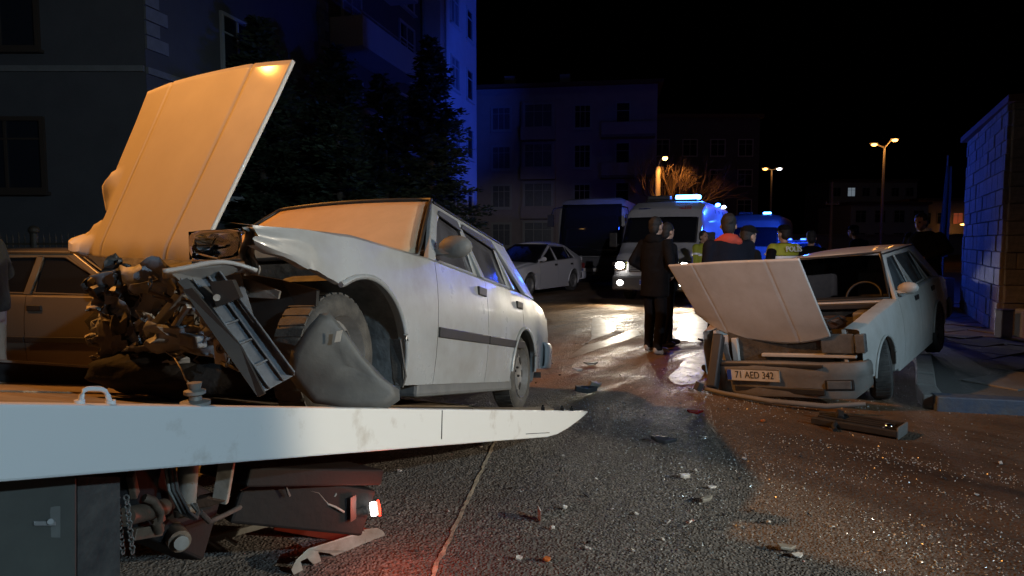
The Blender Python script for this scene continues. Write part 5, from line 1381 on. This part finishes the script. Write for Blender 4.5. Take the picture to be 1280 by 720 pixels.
# bare tree lit by the street lamp
bt = thing('bare_tree', 'leafless tree lit orange by the street lamp', 'tree', (9.4, 37.5, 0))
gt = random.Random(11); lim = MB(); twg = MB()
def grow(p, d, L_, r_, lev):
    q = p + d * L_; mid = p.lerp(q, .5) + Vector((gt.gauss(0, .03), gt.gauss(0, .03), gt.gauss(0, .03))) * L_
    (lim if lev < 2 else twg).tube([p, mid, q], [r_, r_ * .85, r_ * .68], 7 if lev < 2 else 4, False)
    if lev >= 5: return
    for k in range(3 if lev < 4 else 3):
        ax = d.orthogonal().normalized(); ax.rotate(Matrix.Rotation(gt.uniform(0, 6.283), 3, d)); nd = (d + ax * gt.uniform(.22, .60) + Vector((.10, 0, .13))).normalized()
        grow(q if k < 2 else p.lerp(q, gt.uniform(.5, .9)), nd, L_ * gt.uniform(.62, .86), r_ * .62, lev + 1)
lim.tube([(0, 0, 0), (.05, 0, 1.8)], [.24, .18], 9)
for a in range(6): grow(Vector((.05, 0, 1.75)), Vector((math.cos(a * 1.05) * .75 + .15, math.sin(a * 1.05) * .6, 1.1)).normalized(), 1.5, .075, 0)
lim.build('trunk', M['bark2'], bt, smooth=60); twg.build('twigs', M['bark2'], bt)

# ------------------------------------------------------------------ street lamps in view
M['pole_c'] = mat('concrete_pole', (.38, .35, .30), .8, c2=(.28, .26, .22), scale=5)
sl = thing('street_lamp', 'single sodium street lamp on a thick concrete pole left of the bare tree', 'street lamp', (7.98, 36.0, 0))
MB().tube([(0, 0, 0), (0, 0, 5.55)], [.20, .14], 10).build('pole', M['pole_c'], sl, smooth=60)
MB().tube([(0, 0, 5.5), (.05, -.25, 5.85), (.12, -.7, 5.95)], [.05, .045, .04], 8).build('arm', M['galv'], sl, smooth=60)
MB().ell((.15, -.95, 5.99), (.13, .36, .09), 12, 8).build('lamp_head', M['galv'], sl, smooth=60)
MB().ell((.15, -.98, 5.88), (.13, .24, .11), 12, 8).build('bulb', M['sodium_on'], sl, smooth=60)
lamp('SPOT', 'street_light', (8.2, 34.9, 5.7), POWER['post'], SODIUM, (9.2, 36.8, 2.2), .12, 120, .4, parent=sl)
def double(label, x, y, h, heads, mats, power, rr=.10, sz=.22):
    t = thing('street_lamp', label, 'street lamp', (x, y, 0), group='street lamps along the far road')
    MB().tube([(0, 0, 0), (0, 0, h * .5), (0, 0, h)], [rr * 1.3, rr, rr * .6], 8).build('pole', M['galv'], t, smooth=60)
    for (dx, dz), m in zip(heads, mats):
        MB().tube([(0, 0, h - .05), (dx * .6, -.1, h + dz - .02), (dx, -.2, h + dz + .05)], rr * .5, 6).build('arm', M['galv'], t, smooth=60)
        q = MB().ell((dx, -.2, h + dz + .08), (sz * 1.6, sz * .8, sz * .4), 12, 6).build('lamp_head', M['galv'], t, smooth=60)
        MB().ell((dx, -.25, h + dz - .02), (sz, sz * .7, sz * .55), 12, 6).build('bulb', M[m], q, smooth=60)
        if power: lamp('POINT', 'street_light', (x + dx, y - .4, h + dz - .5), power, SODIUM, None, .15, parent=t)
    return t
double('tall twin armed street lamp right of centre', 25.4, 45, 7.9, ((-.85, .15), (.55, .45)), ('sodium_far', 'sodium_far'), POWER['mast'], .11, .20)
double('twin armed street lamp behind the emergency van', 29.6, 75, 9.7, ((-.85, .05), (.75, .05)), ('sodium_far', 'white_far'), POWER['mast'] * .5, .13, .30)
for lab, px, py, yy, hh in (('low distant street lamp above the wrecked car roof', 1077, 281, 95, 3.6), ('distant street lamp beside the edge of the stone building', 1202, 280, 90, 3.5)):
    p = at(px, py, yy)
    double(lab, p.x + .6, yy, p.z, ((-.6, .0),), ('sodium_far',), POWER['mast'] * .4, .10, .36)
up = thing('utility_pole', 'thin utility pole with crossarm far down the road', 'utility pole', (at(1038, 300, 60).x, 60, 0))
MB().tube([(0, 0, 0), (0, 0, 6.9)], [.16, .11], 8).build('pole', M['pole_c'], up, smooth=60)
MB().beam((-.6, 0, 4.9), (.7, 0, 4.9), .1, .12).build('crossarm', M['pole_c'], up)
for x in (-.5, .1, .6): MB().cyl((x, 0, 4.96), (x, 0, 5.2), .05, .03, 8).build('insulator', M['frame_w'], up)
fl = thing('furled_flag', 'pale furled flag hanging on a tall pole left of the stone building', 'flag', (at(1180, 300, 24).x, 24, 0))
MB().cyl((0, 0, 0), (0, 0, 4.6), .04, .03, 8).build('pole', M['galv'], fl, smooth=60)
fm = MB()
fm.grid(lambda u, v: (.02 + (.10 + .16 * u) * (v - .5) * 1.4 + .04 * math.sin(v * 14 + u * 5), .06 * math.sin(v * 11 + u * 3), lerp(4.2, .9, u)), 20, 16)
M['flag'] = mat('pale_flag_cloth', (.14, .14, .13), .9)
fm.build('cloth', M['flag'], fl, smooth=60, solid=.004)
# fixed blue spot at the van's roof, added to light the far bay
bcn = lamp('SPOT', 'bay_spot', TM[van2.name] @ Vector((2.7, .75, 2.62)), POWER['bay'], BLUE, (-1.4, 35.3, 8.5), .1, 46, .55, van2)
# ------------------------------------------------------------------ people
M['skin'] = mat('skin', (.42, .25, .17), .55, c2=(.36, .21, .15), scale=12)
M['hair'] = mat('dark_hair', (.012, .010, .009), .7, bump=.5, bscale=80)
M['eye'] = mat('eye', (.05, .04, .035), .2)
M['lip'] = mat('lips', (.26, .10, .08), .5)
M['c_black'] = mat('black_cloth', (.006, .006, .007), .95, spec=.08, c2=(.010, .010, .011), scale=9, bump=.5, bscale=14)
M['c_navy'] = mat('navy_cloth', (.008, .009, .014), .95, spec=.08, c2=(.012, .013, .02), scale=9, bump=.5, bscale=14)
M['c_green'] = mat('dark_olive_cloth', (.018, .021, .016), .9, c2=(.03, .033, .027), scale=9, bump=.6, bscale=12)
M['c_red'] = mat('red_collar_cloth', (.42, .05, .025), .8, bump=.3, bscale=16)
M['c_pale'] = mat('pale_trouser_cloth', (.40, .36, .30), .85, c2=(.30, .27, .22), scale=8, bump=.5, bscale=12)
M['c_hivis'] = mat('hi_vis_yellow', (.34, .37, .03), .7, bump=.3, bscale=14)
M['c_tape'] = mat('reflective_tape', (.80, .82, .84), .3)
M['c_white'] = mat('white_strip_cloth', (.62, .62, .62), .7)
M['shoe'] = mat('shoe_black', (.02, .018, .016), .5)
M['shoe_lt'] = mat('shoe_grey', (.30, .28, .25), .6)
def loft(mb, secs, n=18):
    base = len(mb.v)
    for (z, cx, cy, rx, ry) in secs:
        for j in range(n):
            a = 2 * math.pi * j / n; mb.v.append(Vector((cx + rx * math.cos(a), cy + ry * math.sin(a), z)))
    for i in range(len(secs) - 1):
        for j in range(n):
            a = base + i * n + j; b = base + i * n + (j + 1) % n; mb.f.append([a, b, b + n, a + n])
    mb.f.append([base + j for j in range(n)][::-1]); mb.f.append([base + (len(secs) - 1) * n + j for j in range(n)])
def remesh(o, vox, sm=4):
    m = o.modifiers.new('remesh', 'REMESH'); m.mode = 'VOXEL'; m.voxel_size = vox; m.use_smooth_shade = True
    if sm: s = o.modifiers.new('smooth', 'SMOOTH'); s.factor = .5; s.iterations = sm
    return o
def person(label, loc, yaw, h=1.75, jacket='c_black', trousers='c_black', shoe='shoe', collar=None, hood=False, hat=None, feet=((.04, .10), (-.04, -.10)), hands=None, lean=0, turn=0, jl=.80, vest=None, wide=1.0, nod=0, bulk=1.0):
    k = h / 1.75
    t = thing('person', label, 'person', loc, (0, 0, yaw), 'people standing round the crash')
    S = Vector((0, 0, 0))
    lx = lambda z: math.tan(lean) * max(0, z - .92)
    def V(x, y, z): return Vector((x + lx(z), y, z)) * k
    hands = hands or ((.06, .27, .80), (.06, -.27, .80))
    body = MB()
    hd = V(.02 + .35 * lx(1.6), 0, 1.635) + Vector((nod * .06, 0, -abs(nod) * .02))
    Rh = Euler((0, nod * .5, turn)).to_matrix()
    def HP(x, y, z): return hd + Rh @ Vector((x, y, z)) * k
    def hell(x, y, z, r, n=14, m=10):
        c = HP(x, y, z); b0 = len(body.v); body.ell((0, 0, 0), [q * k for q in r], n, m)
        for p in body.v[b0:]: 
            q = Rh @ p; p.x, p.y, p.z = c.x + q.x, c.y + q.y, c.z + q.z
    hell(-.008, 0, .02, (.095, .076, .105)); hell(.022, 0, -.045, (.066, .058, .068)); hell(.045, 0, -.088, (.032, .032, .024)); hell(.088, 0, -.018, (.022, .015, .026), 8, 6); hell(.074, 0, .026, (.022, .052, .014), 10, 6)
    for sg in (1, -1): hell(-.01, sg * .078, -.012, (.020, .010, .032), 8, 6)
    nk = V(0, 0, 1.46); body.cap(nk, HP(-.012, 0, -.06), .058 * k, .052 * k)
    loft(body, [(z * k, (cx + lx(z)) * k, 0, rx * k, ry * k) for z, cx, rx, ry in ((.86, 0, .10, .15), (.98, 0, .105, .155), (1.1, 0, .095, .14), (1.28, .005, .11, .165), (1.40, 0, .095, .17), (1.47, 0, .06, .09))])
    jk = MB(); w = wide
    loft(jk, [(z * k, (cx + lx(z)) * k, 0, rx * k * bulk, ry * k * w) for z, cx, rx, ry in ((jl, .005, .145, .195), (jl + .10, .005, .148, .198), (1.08, .01, .142, .19), (1.25, .012, .145, .205), (1.38, .005, .125, .215), (1.45, .0, .10, .16), (1.50, -.005, .078, .092))])
    tr = MB()
    loft(tr, [(z * k, lx(z) * k, 0, rx * k, ry * k) for z, rx, ry in ((.80, .105, .16), (.90, .118, .172), (1.0, .115, .165))])
    for i, sg in enumerate((1, -1)):
        fx, fy = feet[i]
        hip = V(0, sg * .085, .90); an = Vector((fx, fy, .09)) * k; kn = hip.lerp(an, .5) + Vector((.035, sg * .012, .01)) * k
        body.cap(hip, kn, .078 * k, .052 * k); body.cap(kn, an, .050 * k, .036 * k); body.cap(an, an + Vector((.10, sg * .02, -.045)) * k, .036 * k, .028 * k)
        tr.cap(hip, kn, .096 * k, .074 * k, 12); tr.cap(kn, an + Vector((0, 0, .01)), .074 * k, .060 * k, 12); tr.cyl(an, an - Vector((0, 0, .035)), .062 * k, .066 * k, 12)
        sh = MB(); c = an + Vector((.055, sg * .012, -.045)) * k
        sh.ell(c + Vector((.015, 0, 0)), (.135 * k, .047 * k, .048 * k), 14, 8); sh.ell(an + Vector((-.02, 0, -.03)) * k, (.055 * k, .042 * k, .055 * k), 12, 8)
        for p in sh.v: p.z = max(p.z, .004)
        so = sh.build('shoe', M[shoe], t, smooth=60, recalc=False); remesh(so, .012, 3)
        shd = V(0, sg * .19 * w, 1.41); hx, hy, hz = hands[i]; ha = V(hx, hy, hz); mid = shd.lerp(ha, .50)
        dist = (ha - shd).length; bend = math.sqrt(max(0, (.29 * k) ** 2 - (dist / 2) ** 2)) if dist < .58 * k else .0
        out = Vector((-.75, sg * .65, -.15)).normalized(); el = mid + out * bend
        body.cap(shd, el, .050 * k, .040 * k); body.cap(el, ha, .039 * k, .027 * k)
        jk.cap(shd, el, .072 * k * (1 + (w - 1) * .6), .060 * k, 12); wr_ = el.lerp(ha, .93); jk.cap(el, wr_, .060 * k, .046 * k, 12)
        # palm, four fingers and thumb
        d = (ha - el).normalized(); up_ = Vector((1, 0, 0)) if abs(d.x) < .8 else Vector((0, 0, 1)); side_ = d.cross(Vector((0, 1, 0))).normalized() if abs(d.y) < .9 else Vector((1, 0, 0))
        inw = d.cross(side_).normalized() * (1 if d.cross(side_).y * sg < 0 else -1)
        pm = ha + d * .05 * k
        body.cap(ha, pm, .026 * k, .030 * k); body.cap(ha + side_ * .022 * k + d * .03 * k, pm + side_ * .022 * k + d * .03 * k, .020 * k, .016 * k); body.cap(ha - side_ * .022 * k + d * .03 * k, pm - side_ * .022 * k + d * .03 * k, .020 * k, .016 * k)
        for f, (o_, ln) in enumerate(((.036, .066), (.012, .076), (-.012, .072), (-.036, .056))):
            q0 = pm + side_ * o_ * k + d * .025 * k; q1 = q0 + (d + inw * .25) .normalized() * ln * .55 * k; q2 = q1 + (d * .6 + inw * .8).normalized() * ln * .5 * k
            body.cap(q0, q1, .0088 * k, .008 * k, 6); body.cap(q1, q2, .008 * k, .0065 * k, 6)
        q0 = ha + side_ * .03 * k + d * .02 * k; q1 = q0 + (side_ * .8 + d * .7 + inw * .3).normalized() * .042 * k; body.cap(q0, q1, .011 * k, .0095 * k, 6); body.cap(q1, q1 + (d + inw * .4).normalized() * .03 * k, .0095 * k, .008 * k, 6)
    bo_ = body.build('body', M['skin'], t, smooth=180, recalc=False); remesh(bo_, .0075, 2)
    for sg in (1, -1): MB().ell(HP(.074, sg * .032, .004), (.012 * k, .015 * k, .010 * k), 8, 6).build('eye', M['eye'], t, smooth=180)
    MB().ell(HP(.084, 0, -.055), (.010 * k, .024 * k, .008 * k), 8, 6).build('mouth', M['lip'], t, smooth=180)
    jo = jk.build('jacket', M[jacket], t, smooth=180, recalc=False); remesh(jo, .017, 5)
    to = tr.build('trousers', M[trousers], t, smooth=180, recalc=False); remesh(to, .016, 5)
    hr = MB()
    def hh(mb, x, y, z, r):
        c = HP(x, y, z); b0 = len(mb.v); mb.ell((0, 0, 0), [q * k for q in r], 14, 10)
        for p in mb.v[b0:]:
            q = Rh @ p; p.x, p.y, p.z = c.x + q.x, c.y + q.y, c.z + q.z
    hh(hr, -.022, 0, .045, (.095, .084, .095)); hh(hr, -.05, 0, -.01, (.064, .074, .095))
    for q_ in hr.v: q_ += (q_ - hd).normalized() * .014 * k * noise.noise(q_ * 38)
    ho = hr.build('hair', M['hair'], t, smooth=180, recalc=False); remesh(ho, .009, 0)
    if hat:
        ht = MB(); hh(ht, -.01, 0, .075, (.108, .092, .068)); hh(ht, .09, 0, .055, (.065, .07, .012)); remesh(ht.build('cap', M[hat], t, smooth=180, recalc=False), .012, 3)
    if collar:
        cl = MB(); cl.lathe([(.074, 0), (.092, .0), (.094, .05), (.086, .085), (.070, .085)], V(-.005, 0, 1.455), (lx(2.0) * .3, 0, 1), 18, True)
        if hood:
            hh(cl, -.075, 0, -.155, (.075, .115, .075)); hh(cl, -.045, .09, -.175, (.075, .06, .05)); hh(cl, -.045, -.09, -.175, (.075, .06, .05))
        remesh(cl.build('collar', M[collar], t, smooth=180, recalc=False), .012, 3)
    if vest:
        # fluorescent yoke with reflective edging over the shoulders
        vs = MB()
        loft(vs, [(z * k, (cx + lx(z)) * k, 0, rx * k * bulk + .012, ry * k * w + .012) for z, cx, rx, ry in ((vest, .01, .142, .20), (1.30, .012, .143, .21), (1.38, .005, .125, .216), (1.45, .0, .10, .165), (1.49, -.004, .086, .10))])
        for i, sg in enumerate((1, -1)):
            shd = V(0, sg * .19 * w, 1.41); hx, hy, hz = hands[i]; ha = V(hx, hy, hz); vs.cap(shd, shd.lerp(ha, .16), .086 * k, .080 * k, 12)
        vo = vs.build('vest', M['c_hivis'], t, smooth=180, recalc=False); remesh(vo, .015, 4)
        tp = MB(); z = vest
        loft(tp, [(z_ * k, (.01 + lx(z_)) * k, 0, .142 * k * bulk + .02, .205 * k * w + .02) for z_ in (z - .045, z)], 26)
        tp.build('reflective_tape', M['c_tape'], t, smooth=60)
        for sg in (1, -1):
            tp = MB(); shd = V(0, sg * .19 * w, 1.41); hx, hy, hz = hands[i]; ha = V(hands[0 if sg > 0 else 1][0], hands[0 if sg > 0 else 1][1], hands[0 if sg > 0 else 1][2]); a_ = shd.lerp(ha, .20); b_ = shd.lerp(ha, .26)
            tp.cyl(a_, b_, .089 * k, .087 * k, 18); tp.build('reflective_tape', M['c_tape'], t, smooth=60)
        tp = MB()
        tp.tube([V(-.13 * bulk, .085, vest - .33), V(-.152 * bulk, .08, vest - .18), V(-.155 * bulk, .075, vest - .04)], .018, 6); tp.build('reflective_tape', M['c_tape'], t, smooth=60)
    return t, V
G_ = lambda px, py, z=0: ground(px, py, z)
p = G_(817, 441)
person('person in black with light soled shoes, seen from behind in front of the ambulance', (p.x, p.y, 0), R(38), 1.76, 'c_black', 'c_black', 'shoe_lt', 'c_black', True, feet=((.03, .11), (-.07, -.12)), hands=((.14, .16, 1.02), (.14, -.16, 1.02)), wide=1.05, jl=.74)
p = G_(831, 433)
person('person in black with striped trousers half hidden by the upright hood', (p.x, p.y, 0), R(12), 1.70, 'c_black', 'c_black', 'shoe', 'c_navy', feet=((.10, .09), (-.08, -.09)), hands=((.10, .25, .84), (.12, -.22, .95)), turn=.3)
person('person in dark jacket with red hood, back turned, behind the upright hood', (2.36, 7.1, 0), R(100), 1.74, 'c_navy', 'c_black', 'shoe', 'c_red', True, feet=((.02, .16), (-.05, -.16)), wide=1.18, bulk=1.15, turn=-.5)
person('person with dark cap in profile beside the red hooded one', (2.72, 7.55, 0), R(10), 1.62, 'c_black', 'c_black', 'shoe', hat='c_black', turn=.2)
tpol, Vp = person('police officer in yellow and black reflective vest, seen from behind', (3.98, 9.55, 0), R(112), 1.68, 'c_black', 'c_navy', 'shoe', hat='c_black', vest=1.30, wide=1.15, bulk=1.1, hands=((.14, .30, .95), (.14, -.30, .95)))
Mt = Matrix.Translation((-.188, 0, 1.345)) @ Matrix(((0, .12, -1, 0), (-1, 0, 0, 0), (0, .99, .12, 0), (0, 0, 0, 1)))
text_mesh('POLİS', .11, 'vest_lettering', M['c_tape'], Mt, tpol, .006, False)
person('dark haired person standing right of the police officer', (4.90, 10.7, 0), R(70), 1.62, 'c_black', 'c_black')
person('dark hatted person stooping behind the roof of the second wreck', (6.6, 12.2, .09), R(120), 1.66, 'c_black', 'c_black', hat='c_black', lean=.25)
person('person in black jacket with white collar strip, behind the tail of the second wreck', (6.25, 9.85, .09), R(205), 1.78, 'c_black', 'c_black', 'shoe', 'c_white', hands=((.22, .14, 1.1), (.22, -.14, 1.1)), wide=1.15, bulk=1.15, lean=.12, nod=.3)
person('person in yellow reflective jacket standing at the ambulance door', (3.86, 13.2, 0), R(-60), 1.66, 'c_hivis', 'c_navy', 'shoe', vest=1.28, wide=1.05)
person('person in dark olive jacket and pale trousers at the left edge', (-4.24, 5.25, 0), R(200), 1.76, 'c_green', 'c_pale', 'shoe', jl=.88, feet=((.06, .10), (-.06, -.10)), hands=((.10, .26, .90), (.20, -.20, 1.0)), wide=1.05)

# ------------------------------------------------------------------ debris on the road
gt_ = random.Random(21)
# broken grille and bumper piece
dg_a, dg_b = ground(1020, 527), ground(1126, 546)
ddx = (dg_b - dg_a); ln = ddx.length; ang = math.atan2(ddx.y, ddx.x)
gr = thing('broken_grille', 'long broken black grille and lamp surround lying on the brown road', 'car part', (dg_a.x, dg_a.y, 0), (0, 0, ang))
w_ = .20
for i in range(4):
    y = -.09 + i * .06
    MB().beam((0 + .02 * i, y, .05 + .008 * math.sin(i)), (ln - .02 * i, y + .01, .055), .012, .018).build('slat', M['black_trim'], gr, bevel=.003)
MB().beam((-.01, .11, .04), (ln * .55, .12, .06), .03, .05).build('frame', M['black_trim'], gr, bevel=.006)
MB().beam((.0, -.115, .035), (ln, -.105, .04), .022, .05).build('frame', M['black_trim'], gr, bevel=.006)
MB().beam((ln * .40, .115, .05), (ln, .115, .05), .025, .07).build('frame', M['black_trim'], gr, bevel=.006)
MB().beam((ln, -.11, .045), (ln + .015, .11, .05), .012, .09).build('frame', M['metal_bare'], gr, bevel=.003)
MB().grid(lambda u, v: (lerp(ln * .45, ln - .02, u), lerp(-.09, .09, v), .018 + .03 * math.sin(math.pi * v) * math.sin(math.pi * u)), 8, 6).build('lamp_backing', M['grey_plastic'], gr, smooth=60, solid=.004)
MB().ell((ln - .09, .03, .06), (.035, .03, .02), 10, 6).build('lamp_socket', M['chrome'], gr, smooth=60); MB().ell((ln - .09, -.045, .05), (.03, .025, .02), 10, 6).build('lamp_socket', M['chrome'], gr, smooth=60)
MB().tube([(ln * .3, -.1, .05), (ln * .3, -.17, .03), (ln * .34, -.2, .015)], .018, 7).build('bracket', M['black_trim'], gr, smooth=60)
MB().box((ln * .27, .05, .075), (.05, .10, .05), (.2, .3, .4)).build('bracket', M['black_trim'], gr, bevel=.008)

def shard(label, px, py, size, hgt, m, yaw, tilt=(0, 0), kind_='flake', cat='debris', name='debris_piece', group=None):
    p = ground(px, py); t = None; r_ = random.Random(int(px * 7 + py)); mb = MB()
    k = r_.randint(5, 7); f = []
    for j in range(k):
        a = 6.283 * j / k + r_.uniform(-.3, .3); f.append(Vector((math.cos(a) * size[0] / 2 * r_.uniform(.75, 1.1), math.sin(a) * size[1] / 2 * r_.uniform(.75, 1.1), 0)))
    mb.prism(f, (0, 0, hgt))
    if kind_ == 'bent':
        for q in mb.v: q.z += .5 * q.x * q.x / max(size[0], .01) + .2 * abs(q.y)
    Mr = Euler((tilt[0], tilt[1], yaw)).to_matrix()
    mb.v = [Mr @ q for q in mb.v]; zmin = min(q.z for q in mb.v)
    for q in mb.v: q.z -= zmin - .003
    o = mb.build(name, M[m], None, bevel=min(hgt * .25, .004)); o.location = (p.x, p.y, 0)
    return tag(o, label, cat, group)
M['plastic_w'] = mat('broken_white_plastic', (.62, .60, .56), .5, c2=(.42, .40, .36), scale=30)
M['plastic_b'] = mat('broken_dark_plastic', (.03, .03, .035), .5, c2=(.06, .06, .06), scale=20)
M['plastic_o'] = mat('broken_orange_lens', (.45, .12, .03), .3)
M['plastic_g'] = mat('broken_grey_plastic', (.25, .24, .20), .55, c2=(.16, .15, .13), scale=20)
shard('white plastic strip standing on edge near the asphalt joint', 674, 650, (.075, .012), .062, 'plastic_w', R(100), (0, 0))
shard('small white hooked shard beside the upright white strip', 690, 662, (.035, .022), .016, 'plastic_w', .3, (.3, 0), 'bent')
shard('small white shard left of the middle of the asphalt', 705, 637, (.035, .022), .016, 'plastic_w', .6, (.2, .3), 'bent')
shard('pale broken cup shaped piece above the long grey trim shard', 855, 598, (.085, .05), .022, 'plastic_w', .4, (.1, .1), 'bent')
shard('long grey trim shard lying slanted on the asphalt', 883, 627, (.14, .04), .020, 'plastic_g', R(38), (.1, .05))
shard('thin pale flake just above the slanted grey trim shard', 889, 611, (.07, .03), .010, 'plastic_w', R(20), (.1, .1))
shard('thin curved black and white casing piece on the brown road, near the bottom edge', 982, 688, (.10, .05), .014, 'plastic_g', R(10), (.12, .1), 'bent')
shard('flat white corner of a casing beside the curved casing piece', 996, 696, (.07, .045), .008, 'plastic_w', R(30), (.1, .1), 'bent')
shard('orange lens fragment on the dark asphalt', 683, 702, (.045, .03), .014, 'plastic_o', .7, (.2, .1), 'bent')
shard('orange lens fragment on the brown road', 953, 528, (.05, .035), .015, 'plastic_o', .7, (.2, .1), 'bent')
shard('dark trim scrap on the asphalt right of the truck bed tip', 828, 554, (.20, .08), .025, 'plastic_b', R(-15), (.1, .1), 'bent')
shard('black jagged piece with pale end, left of the dragged bumper', 872, 490, (.10, .09), .08, 'plastic_b', .5, (.2, .3))
shard('shiny lamp fragment touching the black jagged piece', 863, 490, (.08, .03), .03, 'chrome', .1, (.1, .1))
shard('dark heap of trim beyond the truck bed tip', 730, 492, (.26, .10), .05, 'plastic_b', R(15), (.2, .1), 'bent')
shard('grey bent strip leaning on the dark heap of trim', 742, 486, (.22, .06), .05, 'plastic_g', R(40), (.4, .2), 'bent')
shard('low dark red shard near the lower edge of the long shadow', 868, 518, (.16, .05), .02, 'redlens', R(10), (.1, .1), 'bent')
shard('flat grey scrap on the muddy road left of the people', 737, 456, (.20, .07), .02, 'plastic_g', .2, (.1, .1), 'bent')
shard('small pale scrap on the muddy road behind the truck bed', 722, 464, (.14, .06), .02, 'plastic_w', .4, (.1, .1), 'bent')
shard('dark scrap in the light of the ambulance, right of the shoes', 882, 427, (.32, .10), .03, 'plastic_b', .1, (.05, .05), 'bent')
shard('small white box shaped scrap on the pavement by the stone wall', 1247, 445, (.06, .05), .06, 'plastic_w', .3)
protos = []
for i, m in enumerate(('plastic_w', 'plastic_w', 'plastic_g', 'plastic_b', 'plastic_b', 'glass_lamp')):
    r_ = random.Random(i + 50); mb = MB(); k = r_.randint(4, 6)
    f = [Vector((math.cos(6.283 * j / k) * r_.uniform(.5, 1), math.sin(6.283 * j / k) * r_.uniform(.4, .8), r_.uniform(0, .3))) for j in range(k)]
    mb.prism(f, (0, 0, r_.uniform(.2, .45))); me = mb.mesh('scrap'); me.materials.append(M[m]); protos.append(me)
GRP = 'small scraps of broken plastic scattered on the road'
spots = [(845, 572), (797, 560), (812, 541), (765, 638), (733, 621), (795, 644), (835, 654), (843, 670), (828, 676), (737, 680), (735, 688), (791, 690), (905, 645), (862, 655), (848, 660), (900, 663), (926, 660), (761, 592), (745, 600), (704, 571), (640, 612), (655, 548), (648, 700), (765, 711), (700, 590), (1010, 645), (1040, 660), (940, 640), (960, 655), (1003, 610), (1080, 640), (1105, 600), (1150, 590), (1190, 650), (930, 575), (905, 560), (880, 548), (900, 535), (985, 560), (1000, 572), (925, 600), (870, 590), (842, 530), (805, 520), (780, 505), (760, 512), (850, 505), (910, 512), (940, 505), (670, 480), (700, 470), (690, 455), (800, 470), (812, 458), (775, 470), (830, 462), (720, 430), (760, 440), (600, 560), (575, 600), (560, 640), (500, 590), (520, 690), (604, 690), (1030, 600), (1060, 575), (1180, 600), (1220, 620), (1250, 580), (1240, 690), (1150, 700), (1100, 690), (900, 700), (870, 690), (930, 520), (960, 500), (990, 512), (1020, 498), (1050, 505)]
for i, (px, py) in enumerate(spots):
    p = ground(px, py); s_ = gt_.uniform(.008, .019) * (1 + .05 * p.y)
    o = bpy.data.objects.new('scrap', protos[gt_.randrange(6)]); COL.objects.link(o)
    o.location = (p.x, p.y, .004 + s_ * .1); o.rotation_euler = (gt_.uniform(-.5, .5), gt_.uniform(-.5, .5), gt_.uniform(0, 6.28)); o.scale = (s_, s_, s_)
    tag(o, 'small scrap of broken plastic lying on the road among the glass crumbs', 'debris', GRP)
# crushed safety glass: one mesh of thousands of crumbs
M['crumb'] = mat('safety_glass_crumbs', (.46, .48, .46), .22, spec=.8)
gm = MB()
def crumb(x, y, s_):
    b0 = len(gm.v); a = gt_.uniform(0, 6.28); hz = gt_.uniform(.5, 1.1) * s_
    for j in range(3):
        t_ = a + 2.1 * j; gm.v.append(Vector((x + math.cos(t_) * s_, y + math.sin(t_) * s_, gt_.uniform(.002, .005))))
    gm.v.append(Vector((x + gt_.uniform(-.5, .5) * s_, y + gt_.uniform(-.5, .5) * s_, .003 + hz)))
    for f_ in ((0, 1, 3), (1, 2, 3), (2, 0, 3), (2, 1, 0)): gm.f.append([b0 + q for q in f_])
def scatter(n, px, py, sx, sy, s0=.0022, s1=.0055):
    for _ in range(n):
        x_, y_ = gt_.gauss(px, sx), gt_.gauss(py, sy)
        if y_ < 440 or y_ > 740: continue
        p_ = ground(x_, y_); crumb(p_.x, p_.y, gt_.uniform(s0, s1) * (.6 + .16 * p_.y))

def trail(n, pts, spread):
    for _ in range(n):
        i = gt_.randrange(len(pts) - 1); t_ = gt_.random(); x_ = lerp(pts[i][0], pts[i + 1][0], t_) + gt_.gauss(0, spread * 2); y_ = lerp(pts[i][1], pts[i + 1][1], t_) + gt_.gauss(0, spread)
        p_ = ground(x_, y_); crumb(p_.x, p_.y, (.0016 + .006 * gt_.random() ** 3) * (.6 + .16 * p_.y))
trail(420, [(960, 545), (1120, 575), (1280, 605)], 4); trail(420, [(880, 570), (1060, 590), (1200, 625), (1290, 645)], 5); trail(350, [(820, 540), (960, 600), (1100, 660), (1200, 715)], 6)
trail(250, [(1090, 655), (1180, 668), (1290, 690)], 9); trail(300, [(740, 500), (820, 560), (860, 640), (830, 700)], 9)
scatter(520, 1190, 690, 80, 32, .0015, .0075); scatter(350, 1010, 650, 120, 40, .0015, .006); scatter(200, 1060, 590, 130, 14)
scatter(700, 970, 500, 70, 9); scatter(500, 850, 560, 70, 30); scatter(500, 880, 640, 60, 40); scatter(300, 760, 520, 60, 14); scatter(160, 730, 620, 90, 60); scatter(300, 860, 475, 30, 12); scatter(300, 1100, 560, 120, 30)
kind(gm.build('glass_crumbs', M['crumb'], recalc=False), 'stuff')
